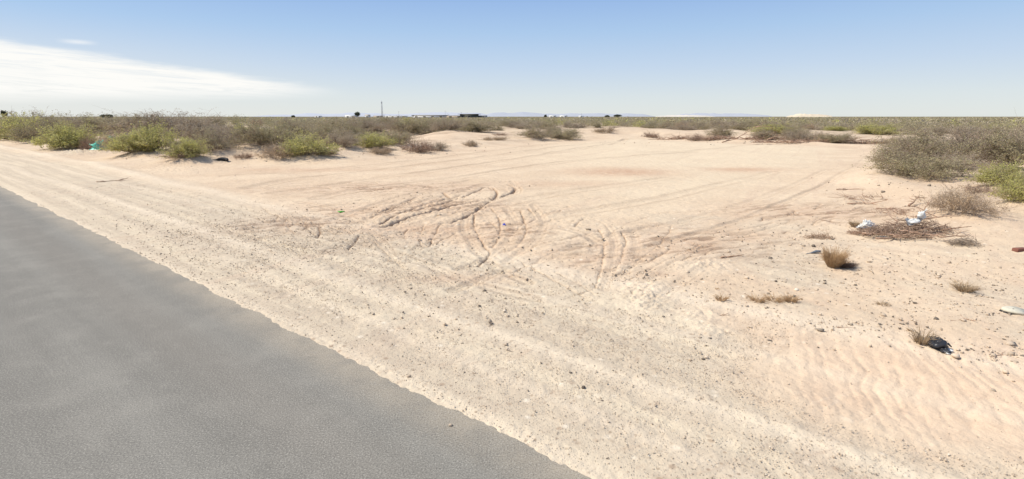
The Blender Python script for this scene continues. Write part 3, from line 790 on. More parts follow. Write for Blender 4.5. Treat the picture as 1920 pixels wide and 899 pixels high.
def stones(name, x, y, s, tints, label, cat, rng, sink=.25):
    v, f = ico(); n = len(x)
    z = full_h(x, y)
    V = v[None]*(1+.28*rng.normal(size=(n, 12, 1)))
    V = V*(s[:, None, None]*np.stack([rng.uniform(.7, 1.3, n), rng.uniform(.7, 1.3, n), rng.uniform(.45, .85, n)], 1)[:, None, :])
    V = V+np.stack([x, y, z+s*(.5-sink)+.012], 1)[:, None, :]
    F = (f[None]+(np.arange(n)*12)[:, None, None]).reshape(-1, 3)
    o = obj(name, mesh_from(name, V.reshape(-1, 3), F, STONE, np.repeat(tints, 12)))
    tag(o, label, cat, kind='stuff')
def shoulder_gravel():
    rng = np.random.default_rng(3); n = 330000
    u = -5+27*rng.random(n)**1.25; d = rng.uniform(.02, 5.2, n)
    x = RE[0]+RU[0]*u+RN[0]*d; y = RE[1]+RU[1]*u+RN[1]*d; r = np.hypot(x, y)
    p = .22+.35*np.exp(-((d-1.0)/.4)**2)+.62*np.exp(-((d-2.1)/.4)**2)+.35*np.exp(-((d-3.2)/.7)**2)
    p *= .35+1.2*vnoise(x/.8, y/.8, 200)
    p *= np.clip(1.35-r/13, .05, 1)*ss(5.2, 3.2, d)
    m = rng.random(n) < p*.8
    cx, cy = g(1790, 720); m &= (np.sqrt(((x-cx)/2.2)**2+((y-cy)/1.4)**2) > .85) | (rng.random(n) < .12)
    x, y, d = x[m], y[m], d[m]; n = len(x)
    s = np.clip(rng.lognormal(math.log(.0038), .42, n), .002, .011)*np.clip(np.hypot(x, y)/7, .85, 1.7)
    t = np.where(rng.random(n) < .30, rng.uniform(.20, .42, n), rng.uniform(.40, .98, n))
    stones('shoulder_gravel', x, y, s, t, 'loose gravel in lanes along the sandy road shoulder', 'gravel', rng)
shoulder_gravel()
def clods():
    rng = np.random.default_rng(9); X = []; Y = []; S = []
    for (px, py, ax, ay, n) in [(1200,540,38,30,200),(1215,565,18,22,90),(1165,505,25,15,60),(1320,490,55,22,220),(1310,600,16,45,100),(1180,525,30,16,60),(1450,500,130,34,420),(1650,560,140,40,420),(1850,560,80,45,380),(1700,500,150,20,260),(1560,460,90,26,220),(1890,670,80,18,160),(1620,610,60,10,120),(1350,560,90,30,130),(1480,445,60,22,120),(780,445,90,26,160),(600,430,70,26,140),(930,480,60,26,150),(880,370,90,14,110),(700,400,90,16,110),(1040,480,60,40,110),(1270,440,90,26,120),(500,300,90,5,120),(680,294,110,4,120),(850,280,80,4,70),(1400,268,230,3,130),(360,316,60,7,80),(1640,385,60,22,140),(900,560,120,60,300)]:
        a = rng.normal(px, ax, n); b = rng.normal(py, ay, n)
        for q, w in zip(a, b):
            if w < 250 or q < 0: continue
            gx_, gy_ = g(q, w); 
            if road_d(gx_, gy_) < .1: continue
            X.append(gx_); Y.append(gy_); S.append(min(.07, rng.lognormal(math.log(.0085), .5))*max(1, math.hypot(gx_, gy_)/13))
    X, Y, S = map(np.array, (X, Y, S))
    t = np.where(rng.random(len(X)) < .4, rng.uniform(.12, .35, len(X)), rng.uniform(.35, .85, len(X)))
    stones('sand_clods', X, Y, S, t, 'small stones and crumbled clods strewn over the sand', 'clods', rng)
clods()

def ground_at(px, py):
    x, y, t = place(px, py); return x, y, H(x, y)
def rock(px, py, size, tint, label, name='stone', flat=.7):
    x, y, z = ground_at(px, py); rng = np.random.default_rng(int(px*7+py)); v, f = ico()
    # one subdivision for a rounder yet faceted stone
    E = {}; V = [list(p) for p in v]; F = []
    def mid(a, b):
        k = (min(a, b), max(a, b))
        if k not in E:
            m = (np.array(V[a])+np.array(V[b]))/2; V.append(list(m/np.linalg.norm(m))); E[k] = len(V)-1
        return E[k]
    for a, b, c in f:
        ab, bc, ca = mid(a, b), mid(b, c), mid(c, a); F += [[a, ab, ca], [b, bc, ab], [c, ca, bc], [ab, bc, ca]]
    V = np.array(V)*(1+.13*rng.normal(size=(len(V), 1)))*np.array([1.1, .85, flat])*size
    o = obj(name, mesh_from(name, V, np.array(F), STONE, np.full(len(V), tint)), loc=(x, y, z+size*flat*.55), rot=(0, 0, random.random()*6))
    tag(o, label, 'stone'); return o
rock(1094, 729, .022, .04, 'largest dark stone on the gravel shoulder near the bottom centre')
rock(1115, 690, .016, .06, 'dark stone on the shoulder just above and right of the largest dark stone')
rock(1070, 701, .014, .10, 'small dark stone left of the one above the largest dark stone')
rock(1129, 755, .013, .08, 'small dark stone below and right of the largest dark stone')
rock(1139, 863, .013, .05, 'dark stone near the bottom edge of the picture beside the asphalt')
rock(1117, 869, .010, .12, 'tiny grey stone left of the dark stone near the bottom edge')
rock(845, 800, .016, .30, 'small brown stone lying alone on the asphalt')
rock(998, 671, .013, .10, 'small dark stone left of the pair on the shoulder')
rock(1443, 641, .026, .05, 'dark flat pebble on smooth sand beside a smaller one', flat=.5)
rock(1435, 634, .013, .08, 'tiny dark pebble just left of the dark flat pebble on smooth sand')
rock(1457, 643, .012, .3, 'tiny brown pebble just right of the dark flat pebble on smooth sand')
rock(1190, 539, .028, .10, 'dark stone in the crumbled white heap at the centre of the lot entrance')
rock(1111, 506, .022, .10, 'dark stone left of the straight rut at the lot entrance')
rock(1493, 546, .035, .98, 'white stone above the dry straw grass tufts')
rock(1525, 463, .040, .08, 'small dark stone behind the dark plastic strip')
rock(942, 511, .030, .25, 'reddish-brown clod below the forked wheel ruts', name='clod')
rock(1655, 362, .06, .2, 'dark clod on bare sand left of the brownish-olive shrub', name='clod')
rock(1742, 350, .06, .2, 'dark clod on bare sand under the big right-hand clump', name='clod')

# ------------------------------------------------------------------ litter and debris
M_WHITE = simple('white_plastic_film', (.66, .655, .62), .45, .08)
M_TURQ = simple('turquoise_plastic_sheet', (.05, .60, .46), .4, .25)
M_BLACK = simple('black_plastic_film', (.035, .036, .042), .35, .3)
M_GREEN = simple('green_plastic_wrapper', (.13, .42, .06), .5, .2)
M_BLUE = simple('blue_plastic_scrap', (.12, .14, .62), .5, .15)
M_RUBBER_SHADE = simple('weathered_black_rubber_and_shade', (.035, .033, .033), .7, .3)
M_BRICK = simple('red_brown_brick', (.20, .085, .06), .9, .2, 20, .004)
M_FOAM = simple('dusty_white_concrete', (.60, .55, .43), .9, .12, 14, .006)
M_GREYP = simple('grey_blue_plastic', (.16, .18, .20), .6, .2)

def crumple(name, px, py, sx_, sy_, sz, m, label, cat, seed, rz=0, lift=0, amp=.35, res=18, dz=0):
    """a crumpled, folded film: a closed lump with creases, open ragged rim"""
    x, y, z = ground_at(px, py); rng = np.random.default_rng(seed)
    u = np.linspace(0, 2*math.pi, res*2, endpoint=False); w = np.linspace(0.02, .5*math.pi, res)
    V = []
    for i, b in enumerate(w):
        r_ = math.sin(b); h_ = math.cos(b)
        for a in u:
            k = 1+amp*(float(vnoise(np.array([a*1.9+seed]), np.array([b*3.0]), seed)[0])-.5)*2 + .12*rng.normal()*(.4+r_)
            cr = abs(math.sin(a*3.0+seed+b*2))*.16
            V.append((math.cos(a)*r_*k*sx_/2, math.sin(a)*r_*k*sy_/2, max(0, h_*(k-cr))*sz))
    n = res*2
    Q = [[i*n+j, i*n+(j+1) % n, (i+1)*n+(j+1) % n, (i+1)*n+j] for i in range(res-1) for j in range(n)]
    me = mesh_from(name, V, np.array(Q)[:, ::-1], m)
    return tag(obj(name, me, loc=(x, y, z+lift), rot=(0, 0, rz)), label, cat)
def px_m(px, py):  # metres per photo pixel at that ground spot
    x, y, t = place(px, py); return t/960
k = px_m(190, 272)
crumple('plastic_sheet', 191, 282, 26*k, 10*k, 13*k, M_TURQ, 'turquoise crumpled plastic lying between the shrubs, the lower and left piece', 'litter', 3, .2, .05, amp=.5)
crumple('plastic_sheet', 212, 280, 17*k, 8*k, 10*k, M_TURQ, 'smaller turquoise plastic piece caught above and right of the other', 'litter', 5, -.3, .42, amp=.5)
k = px_m(1625, 428)
crumple('plastic_bag', 1623, 430, 36*k, 18*k, 12*k, M_WHITE, 'white plastic bag on the left end of the brushwood pile', 'plastic bag', 11, .35, .03)
# forked white bag in the middle of the pile: body plus handle
x, y, z = ground_at(1700, 440)
bag = bpy.data.objects.new('plastic_bag', None); COL.objects.link(bag); bag.location = (x, y-.15, z+.26); bag.scale = (1.5, 1.5, 1.5); tag(bag, 'torn white plastic bag with a raised flap in the middle of the brushwood pile', 'plastic bag')
def flap(name, pts, w, parent, m):
    mb = MB(); V = []; n = len(pts); rng = np.random.default_rng(4); c = 7
    for i, p in enumerate(pts):
        for j in range(c):
            t = j/(c-1)-.5
            V.append((p[0]+t*w[i]*.8, p[1]+t*w[i]*.35+rng.normal()*.006, p[2]+t*w[i]*.35+rng.normal()*.010+.02*math.sin(j*2.1+i)))
    Q = [[i*c+j, i*c+j+1, (i+1)*c+j+1, (i+1)*c+j] for i in range(n-1) for j in range(c-1)]
    mb.add(V, Q); return obj(name, mb.mesh(name, m), parent)
flap('bag_body', [(-.13,0,.07),(-.09,0,.02),(-.03,0,0),(.03,-.01,.01),(.07,0,.04)], [.05,.12,.15,.12,.07], bag, M_WHITE)
# chunky folded middle of the same bag
flap('bag_flap', [(.03,0,.03),(.07,.02,.08),(.11,.03,.13),(.15,.04,.17),(.17,.04,.19)], [.07,.13,.14,.12,.05], bag, M_WHITE)
crumple('plastic_strip', 1655, 446, .16, .035, .02, M_WHITE, 'thin white plastic strip at the foot of the brushwood pile', 'litter', 14, -.1, .01)

# black bag with white torn paper
x, y, z = ground_at(1757, 655)
bb = bpy.data.objects.new('black_rubbish', None); COL.objects.link(bb); bb.location = (x, y, z); bb.scale = (1.2, 1.2, 1.15); tag(bb, 'crumpled black plastic with a white scrap lying half buried in the sand', 'litter')
def lump(name, parent, loc, s3, m, seed, res=14):
    rng = np.random.default_rng(seed); V = []; n = res*2
    for i in range(res):
        b = math.pi*(i+.3)/(res)
        for j in range(n):
            a = 2*math.pi*j/n
            q = .62+.75*float(vnoise(np.array([abs(a-math.pi)*1.5+seed]), np.array([b*2.3]), seed)[0])+.05*rng.normal()
            V.append((math.sin(b)*math.cos(a)*q*s3[0], math.sin(b)*math.sin(a)*q*s3[1], math.cos(b)*q*s3[2]))
    Q = [[i*n+j, i*n+(j+1) % n, (i+1)*n+(j+1) % n, (i+1)*n+j] for i in range(res-1) for j in range(n)]
    return obj(name, mesh_from(name, V, np.array(Q)[:, ::-1], m), parent, loc)
lump('bag_body', bb, (0, 0, .05), (.062, .06, .055), M_BLACK, 5)
lump('bag_end', bb, (.005, -.075, .02), (.035, .05, .022), M_BLACK, 8)
lump('paper_scrap', bb, (.055, -.055, .012), (.035, .03, .012), M_WHITE, 9)
lump('paper_edge', bb, (.0, -.115, .01), (.022, .016, .010), M_WHITE, 10)
mb = MB(); mb.tube([(-.01,.11,.03),(.03,.125,.06),(.07,.11,.055),(.11,.07,.01)], [.008,.013,.011,.004]); mb.tube([(.05,.0,.03),(.09,0,.05),(.12,-.01,.02)], [.012,.012,.005])
obj('torn_strip', mb.mesh('torn_strip', M_BLACK, True), bb)

crumple('wrapper', 640, 399, .17, .14, .035, M_GREEN, 'flat bright green wrapper lying on the sand at left of the lot', 'litter', 21)
crumple('scrap', 945, 423, .07, .06, .045, M_BLUE, 'tiny blue plastic scrap between the looping ruts', 'litter', 22)
lump('bag_fold', bag, (-.02, 0, .03), (.075, .045, .035), M_WHITE, 6)
lump('bag_corner', bag, (.10, .02, .11), (.055, .04, .05), M_WHITE, 12)
# tyre scrap (black, left)
x, y, z = ground_at(417, 304); k = px_m(417, 304)
mb = MB(); pts = [(math.cos(a)*.26, math.sin(a)*.14, .04+.05*math.sin(a*.9)) for a in np.linspace(-.4, 3.3, 12)]
mb.tube(pts, [.05+.05*math.sin(i/11*math.pi) for i in range(12)], 7); mb.tube([(-.55,.0,.03),(-.35,.02,.05),(-.2,.0,.06)], [.02,.035,.03], 6)
tag(obj('tyre_scrap', mb.mesh('tyre_scrap', M_RUBBER_SHADE, True), loc=(x, y, z+.04)), 'small black scrap of tyre on the sand right of the bright green shrubs', 'tyre scrap')
# dark strip by the grass tuft
x, y, z = ground_at(1528, 478)
mb = MB(); mb.tube([(-.20,-.03,.01),(-.08,0,.02),(.02,.01,.05),(.10,0,.05)], [.006,.014,.028,.022], 7)
tag(obj('plastic_strip', mb.mesh('plastic_strip', M_GREYP, True), loc=(x, y, z)), 'grey-blue plastic strip lying left of the tan dry grass tuft', 'litter')
# brick at right edge
x, y, z = ground_at(1912, 473)
mb = MB(); mb.box((0, 0, .03), (.24, .11, .065), .15, .97); ob = obj('brick', mb.mesh('brick', M_BRICK), loc=(x, y, z)); tag(ob, 'red-brown brick on the sand at the right frame edge', 'brick')
bv = ob.modifiers.new('bevel', 'BEVEL'); bv.width = .008; bv.segments = 2
# pale slab with a hole, its shaded lower edge built as a dark layer
x, y, z = ground_at(1900, 588)
sl = bpy.data.objects.new('broken_slab', None); COL.objects.link(sl); sl.location = (x, y, z); sl.rotation_euler = (rad(4), rad(3), .1); sl.scale = (.85, .85, .8); tag(sl, 'broken whitish slab with a dark layer standing in for the shade under it at the right frame edge', 'slab')
def slab(name, poly, z0, z1, parent, m):
    n = len(poly); V = [(p[0], p[1], z0) for p in poly]+[(p[0]*.94, p[1]*.94, z1) for p in poly]+[(0, 0, z1+.004), (0, 0, z0)]
    T = [[2*n, n+i, n+(i+1) % n] for i in range(n)]+[[2*n+1, (i+1) % n, i] for i in range(n)]
    Q = [[i, (i+1) % n, n+(i+1) % n, n+i] for i in range(n)]
    mb = MB(); mb.add(V, Q, T); return obj(name, mb.mesh(name, m), parent)
PO = [(-.16,.02),(-.13,-.05),(-.06,-.09),(.0,-.13),(.06,-.12),(.09,-.06),(.17,-.03),(.19,.04),(.16,.12),(.08,.14),(-.02,.13),(-.1,.11),(-.15,.08)]
slab('slab_top', PO, .03, .065, sl, M_FOAM); slab('slab_shade_layer', [(a*1.04, b*1.06) for a, b in PO], .004, .0275, sl, M_RUBBER_SHADE)  # black sheet below the top stands in for the slab's shade
lump('socket', sl, (.0, .02, .068), (.013, .010, .005), M_RUBBER_SHADE, 2, 8)

# dead wood
def stick(px, py, length, r0, rz, label, seed, forks=1, lift=.0, tilt=0., name='dead_branch', m=None):
    x, y, z = ground_at(px, py); rng = np.random.default_rng(seed); mb = MB(); n = 9
    def branch(p, ang, L, r_, pitch):
        pts = [np.array(p, float)]; a = ang; q = pitch
        for i in range(n-1):
            a += rng.normal()*.22; q += rng.normal()*.12; q *= .9
            s = L/(n-1); pts.append(pts[-1]+np.array([math.cos(a)*s*math.cos(q), math.sin(a)*s*math.cos(q), s*math.sin(q)]))
        pts = np.array(pts); pts[:, 2] = np.maximum(pts[:, 2], r_*.5)
        mb.tube(pts, [r_*(1-.7*i/(n-1))*(1+.15*rng.normal()) for i in range(n)], 5); return pts, a
    pts, a = branch((-length/2, 0, r0), 0, length, r0, tilt)
    for f_ in range(forks):
        i = rng.integers(2, n-2); branch(pts[i], (1 if rng.random() < .5 else -1)*rng.uniform(.5, 1.0), length*rng.uniform(.3, .5), r0*.6, tilt+.3*rng.random())
    o = obj(name, mb.mesh(name, m or M_DEAD, True), loc=(x, y, z+lift), rot=(0, 0, rz)); tag(o, label, 'branch'); return o
stick(1376, 486, .46, .020, -.05, 'short weathered stick on gravelly sand below the straight wheel track', 1, 1)
stick(1805, 604, .36, .012, .05, 'thin forked stick on smooth sand below the small dry grass tuft at right', 2, 2)
stick(1885, 671, .30, .010, .2, 'thin grey stick near the right frame edge beside the black rubbish', 3, 1)
stick(1620, 383, 1.0, .022, .05, 'long dead branch lying on the sand above the brushwood pile', 4, 3)
stick(1682, 392, 1.1, .018, -.02, 'thin dead branch stretched over the sand directly behind the brushwood pile', 5, 3)
stick(1714, 386, .55, .028, .5, 'short thick dead branch behind the brushwood pile', 6, 4, tilt=.2)
stick(1590, 356, 1.0, .025, .3, 'crooked dead branch at the right edge of the cleared lot', 7, 2)
stick(1560, 414, .5, .010, -.15, 'pale thin twig on the sand left of the brushwood pile', 8, 0)
stick(1340, 601-8, .0+.3, .008, .6, 'tiny twig on the ripple-marked sand beside the white crumbled heap', 9, 1)
stick(1595, 612, .45, .010, .35, 'curved thin twig half buried in the smooth sand at centre right', 10, 1)
for q_, (px, py, L, lab) in enumerate([(1400,268,6.5,'long low line of dead branches at the far edge, its left part'),(1440,265,3.2,'dark dead branch in front of the wide green shrub'),(1590,270,5.0,'dead branch lying along the far right edge of the lot'),(1345,264,2.5,'dead branch with a raised end at the far edge, right of a brown dead bush'),(205,342,1.2,'dark stick lying on the sandy shoulder at left')]):
    stick(px, py, L*.8, .05 if py < 300 else .018, random.uniform(-.2, .2), lab, 30+q_, 4, tilt=.12)

# brushwood pile: heavy branches are single things, the fine twigs one tangle
PX = [((1700,452),1.5,.022,.02,'thick lower branch lying along the front foot of the brushwood pile'),((1660,448),1.0,.018,-.35,'dark branch end sticking out at the front left of the brushwood pile'),
      ((1745,430),1.1,.020,-.75,'branch sloping down the right side of the brushwood pile'),((1770,440),1.0,.018,-.95,'outer branch sloping to the right foot of the brushwood pile'),
      ((1720,410),.9,.012,2.2,'thin branch rising from the top of the brushwood pile'),((1690,412),.8,.010,1.9,'thinnest upright branch at the top left of the brushwood pile'),
      ((1740,408),1.0,.014,.3,'arching branch across the top of the brushwood pile'),((1690,436),1.0,.02,.5,'branch crossing behind the torn white bag'),
      ((1725,446),.9,.018,-.2,'reddish branch in the front of the brushwood pile right of the torn bag'),((1800,452),.8,.014,-.3,'slender branch at the far right tip of the brushwood pile')]
for q_, (p, L, r0, rz, lab) in enumerate(PX):
    stick(p[0], p[1], L*.85, r0, rz, lab, 50+q_, 3, lift=.03+.04*(q_ % 3), tilt=.25 if q_ in (2,3,4,5,6) else .05)
def twig_pile(name, px, py, w, dpt, h, n, m, label, seed, L=.45, thick=.006):
    x, y, z = ground_at(px, py); rng = np.random.default_rng(seed)
    a = rng.random(n)*2*math.pi; r_ = np.sqrt(rng.random(n))
    c = np.stack([np.cos(a)*r_*w/2, np.sin(a)*r_*dpt/2, h*(1-r_**1.5)*rng.random(n)+.01], 1)
    dirv = rng.normal(size=(n, 3)); dirv[:, 2] = np.abs(dirv[:, 2])*.35; dirv /= np.linalg.norm(dirv, axis=1)[:, None]
    Ls = L*(.3+.9*rng.random((n, 1)))
    A = c-dirv*Ls*.5; A[:, 2] = np.maximum(A[:, 2], .005); M = c+rng.normal(size=(n, 3))*.03; B = c+dirv*Ls*.5+rng.normal(size=(n, 3))*.04; M[:, 2] = np.maximum(M[:, 2], .01); B[:, 2] = np.maximum(B[:, 2], .01)
    V1, Q1 = prisms(A, M, np.full(n, thick), np.full(n, thick*.8)); V2, Q2 = prisms(M, B, np.full(n, thick*.8), np.full(n, thick*.3))
    me = mesh_from(name, np.concatenate([V1, V2]), np.concatenate([Q1, Q2+len(V1)]), m)
    return tag(obj(name, me, loc=(x, y, z)), label, 'brushwood', kind='stuff' if name == 'twig_scatter' else None)
twig_pile('brushwood_pile', 1712, 440, 1.95, .95, .36, 560, M_PILE, 'tangled pile of dead brushwood holding white plastic bags', 70)
twig_pile('twig_heap', 1630, 440, .9, .4, .13, 170, M_DEAD, 'low heap of brown twigs under the left white bag', 71, .3, .005)
twig_pile('twig_heap', 1810, 460, .55, .35, .12, 160, M_BRANCH, 'small grey twig heap at the right tip of the brushwood pile', 72, .3, .004)
twig_pile('twig_heap', 1535, 447, .6, .3, .07, 90, simple('pale_twigs', (.36,.24,.16)), 'sparse pale twigs on the sand left of the brushwood pile', 73, .3, .004)
twig_pile('twig_heap', 1440, 262, 5, 1.5, .7, 150, M_DEAD, 'far heap of dark dead branches before the wide green shrub', 74, 1.6, .03)
twig_pile('twig_heap', 1270, 262, 5, 1.2, .4, 90, M_DEAD, 'far heap of dead branches between two brown dead bushes', 75, 1.4, .03)
twig_pile('twig_heap', 1500, 268, 9, 1.0, .35, 170, M_DEAD, 'long low far heap of dead branches along the lot edge', 76, 1.4, .03)
twig_pile('twig_heap', 1610, 270, 7, 1.0, .35, 150, M_DEAD, 'far heap of dead branches at the right end of the lot edge', 77, 1.4, .03)
twig_pile('twig_heap', 1355, 262, 4, 1.0, .4, 90, M_DEAD, 'far heap of thin dead branches right of the centre of the lot edge', 78, 1.4, .03)
M_TWIG = M_DEAD
twig_pile('twig_scatter', 1640, 372, 2.4, 1.3, .04, 90, M_DEAD, 'thin scatter of dead twigs on the sand between lot and right-hand clump', 79, .4, .007)
twig_pile('twig_scatter', 1700, 400, 1.9, .9, .05, 90, M_DEAD, 'thin scatter of dead twigs behind the brushwood pile', 80, .35, .006)

# dry grass tufts
def tuft(px, py, w, h, n, label, seed, kind='straw', lean=(0, 0)):
    x, y, z = ground_at(px, py); rng = np.random.default_rng(seed)
    a = rng.random(n)*2*math.pi; r_ = np.sqrt(rng.random(n)); k0 = .16+.25*rng.random(n)
    A = np.stack([np.cos(a)*r_*w*.16, np.sin(a)*r_*w*.16, np.zeros(n)], 1)
    L = h*(.5+.6*rng.random(n)); M = A+np.stack([np.cos(a)*w*.18*r_, np.sin(a)*w*.18*r_, L*.6], 1)
    B = A+np.stack([np.cos(a)*w*.5*(r_*.4+.6*rng.random(n))+lean[0]*L, np.sin(a)*w*.5*(r_*.4+.6*rng.random(n))+lean[1]*L, L*(.6+.5*rng.random(n))], 1)
    V1, Q1 = prisms(A, M, np.full(n, .0035), np.full(n, .0028)); V2, Q2 = prisms(M, B, np.full(n, .0028), np.full(n, .001))
    tn = rng.random(n)
    me = mesh_from('grass_tuft', np.concatenate([V1, V2]), np.concatenate([Q1, Q2+len(V1)]), LM[kind], np.concatenate([np.repeat(tn, 6)]*2))
    return tag(obj('grass_tuft', me, loc=(x, y, z-.01)), label, 'grass tuft')
tuft(1562, 502, .48, .36, 600, 'dense tan dry grass tuft right of the grey-blue plastic strip', 1)
tuft(1582, 502, .34, .12, 500, 'low dark blades standing in for the shadow at the foot of the dense tan tuft', 2, 'dark', (.3, -.1))  # the tan tuft's cast shadow, modelled as dark leaning blades
tuft(1808, 548, .40, .17, 170, 'small brown dry grass tuft on the sand at the right', 3, 'tan')
tuft(1352, 566, .26, .12, 55, 'leftmost thin straw grass tuft on the sand by the white heap', 4)
tuft(1420, 566, .34, .11, 70, 'thin straw grass tuft, second from the left of four in a row', 5)
tuft(1452, 566, .34, .11, 85, 'thin straw grass tuft, third from the left of four in a row', 6)
tuft(1482, 568, .28, .13, 120, 'fuller straw grass tuft at the right end of the row of four', 7)
tuft(1655, 575, .24, .08, 45, 'sparse tiny dry tuft on gravelly sand between straw row and slab', 8, 'tan')
tuft(1728, 645, .36, .19, 110, 'thin brown dry grass tuft just left of the black rubbish', 9, 'tan')
tuft(1602, 427, .30, .16, 220, 'small tan grass tuft left of the white bag on the brushwood pile', 10, 'tan')
tuft(1345, 545, .1, .05, 25, 'barely visible straw blades above the leftmost straw tuft', 11)

# ------------------------------------------------------------------ horizon things
def dirx(px, dist):   # ground point in that direction at a distance
    r_ = ray(px, 219.0); L = math.hypot(r_[0], r_[1]); return r_[0]/L*dist, r_[1]/L*dist, math.atan2(r_[0], r_[1]), dist/L
M_WALLW = simple('white_painted_wall', (.80, .78, .74), .8, .05, .3)
M_WALLG = simple('grey_wall', (.42, .41, .40), .8, .08, .3)
M_ROOFD = simple('dark_roof', (.13, .13, .14), .8, .1, .3)
M_WALLD = simple('dark_steel_wall', (.10, .11, .10), .7, .15, .3)
M_TAN = simple('tan_wall', (.55, .46, .36), .85, .1, .3)
M_STEEL = simple('galvanised_steel', (.50, .50, .52), .6, .05, 1)
M_WIN = simple('dark_window_opening', (.05, .055, .06), .3, .1, 1)
def building(name, px0, px1, py_top, dist, m, rm, label, roof_t=.6, over=.5, depth=16, doors=3, roof='flat'):
    pc = (px0+px1)/2; x, y, az, t = dirx(pc, dist)
    r_ = ray(pc, 219.0); y0 = 219.0; w = (px1-px0)/960*t*CP/math.cos(az)**0 
    h = CAM_H+(y0-py_top)/960*t*CP*1.0
    root = bpy.data.objects.new(name, None); COL.objects.link(root); root.location = (x, y, 0); root.rotation_euler = (0, 0, 0 if abs(az) < .3 else -az*.3); tag(root, label, 'building')
    wh = h-roof_t
    b = MB(); b.box((0, depth/2, wh/2-.3), (w, depth, wh+.6)); obj('wall', b.mesh('wall', m), root)
    b = MB()
    if roof == 'flat': b.box((0, depth/2, wh+roof_t/2), (w+over*2, depth+over*2, roof_t))
    else:
        X_, Y0, Y1 = w/2+over, -over, depth+over; Z0, Z1 = wh+.003, h+.4
        b.add([(-X_,Y0,Z0),(X_,Y0,Z0),(X_,Y1,Z0),(-X_,Y1,Z0),(-X_,depth/2,Z1),(X_,depth/2,Z1)], [[0,1,5,4],[2,3,4,5],[0,3,2,1]], [[1,2,5],[0,4,3]])
    obj('roof', b.mesh('roof', rm), root)
    for i in range(doors):
        xx = -w/2+w*(i+.5)/doors; dw = min(4, w/doors*.35)
        b = MB(); b.box((xx, -.04, 1.5), (dw, .08, 3.0)); obj('door' if i % 2 == 0 else 'window', b.mesh('opening', M_WIN), root)
    return root
building('warehouse', 772, 835, 216.2, 800, M_WALLW, M_ROOFD, 'long low white warehouse with a dark flat roof left of the dark building', .9, 1.0, 30, 4)
building('flat_roofed_shed', 836, 884, 217.0, 780, M_TAN, M_WALLD, 'low tan shed between the white warehouse and the dark building', .5, .5, 18, 3)
building('industrial_building', 862, 896, 214.0, 760, M_WALLD, M_ROOFD, 'dark flat-roofed industrial building, the tallest of the distant row', .5, 3.0, 24, 3)
building('shed', 897, 913, 217.0, 780, M_WALLG, M_ROOFD, 'small grey shed at the right end of the distant building row', .5, .3, 14, 1)
building('house', 646, 668, 216.8, 820, M_WALLW, M_WALLW, 'small white house left of the dark round tree', .8, .5, 10, 2, 'gable')
building('house', 684, 692, 215.8, 820, M_WALLW, M_TAN, 'small white house right of the dark round tree', .8, .4, 8, 1, 'gable')
building('trailer_building', 590, 602, 217.6, 820, M_WALLW, M_WALLW, 'white mobile building far left of the round tree', .4, .2, 6, 2)
building('long_shed', 720, 762, 217.6, 900, M_WALLW, M_WALLW, 'long pale shed right of the lattice tower', .4, .4, 12, 4)
building('shed', 700, 716, 217.4, 900, M_TAN, M_TAN, 'small tan shed at the foot of the lattice tower', .4, .4, 8, 1)
building('house', 1030, 1043, 217.2, 1000, M_WALLW, M_WALLW, 'white house in the distant group right of the buildings, its left one', .6, .4, 10, 2, 'gable')
building('house', 1050, 1064, 217.2, 1050, M_WALLW, M_WALLW, 'white house in the distant group, just right of its left one', .6, .4, 10, 2, 'gable')
building('house', 1086, 1094, 217.8, 1050, M_WALLW, M_WALLW, 'tiny white house left of the twin dark trees', .6, .4, 10, 1, 'gable')

def radio_tower(px, py_top, dist):
    x, y, az, t = dirx(px, dist); h = CAM_H+(219-py_top)/960*t*CP
    root = bpy.data.objects.new('radio_tower', None); COL.objects.link(root); root.location = (x, y, 0); tag(root, 'slender lattice radio tower standing on the horizon above the scrub', 'radio tower')
    w = 1.1; b = MB(); C4 = [(-w,-w),(w,-w),(w,w),(-w,w)]
    for i, (a, c) in enumerate(C4):
        q = MB(); q.tube([(a,c,0),(a*.6,c*.6,h)], [.20,.14], 5); obj('leg', q.mesh('leg', M_STEEL), root)
    n = int(h/2.6)
    for i in range(n):
        z0, z1 = h*i/n, h*(i+1)/n; k0, k1 = 1-.4*i/n, 1-.4*(i+1)/n
        for j in range(4):
            p, q = C4[j], C4[(j+1) % 4]
            b.tube([(p[0]*k0,p[1]*k0,z0),(q[0]*k1,q[1]*k1,z1)], .09, 3); b.tube([(p[0]*k1,p[1]*k1,z1),(q[0]*k1,q[1]*k1,z1)], .09, 3)
    obj('lattice', b.mesh('lattice', M_STEEL), root)
    q = MB(); q.tube([(0,0,h-1),(0,0,h+3)], .12, 4); q.box((0,-1.2,h-2), (1.6,.3,2.4)); q.box((0,1.2,h-2), (1.6,.3,2.4)); obj('antenna', q.mesh('antenna', M_STEEL), root)
radio_tower(717, 191, 1000)
M_POLE = simple('wooden_pole', (.30, .27, .25), .9, .1, 1)
for px, top, lab in ((748, 209, 'thin utility pole right of the lattice tower'), (835, 208, 'utility pole above the joint of warehouse and tan shed'), (865, 210, 'utility pole rising behind the dark industrial building'), (1090, 213, 'lone short utility pole left of the twin dark trees')):
    x, y, az, t = dirx(px, 760); h = CAM_H+(219-top)/960*t*CP
    root = bpy.data.objects.new('utility_pole', None); COL.objects.link(root); root.location = (x, y, 0); tag(root, lab, 'utility pole', 'utility poles on the horizon')
    q = MB(); q.tube([(0,0,0),(0,0,h)], [.17,.11], 6); obj('pole', q.mesh('pole', M_POLE), root)
    q = MB(); q.box((0,-.16,h-.9), (2.4,.12,.14)); obj('crossarm', q.mesh('crossarm', M_POLE), root)

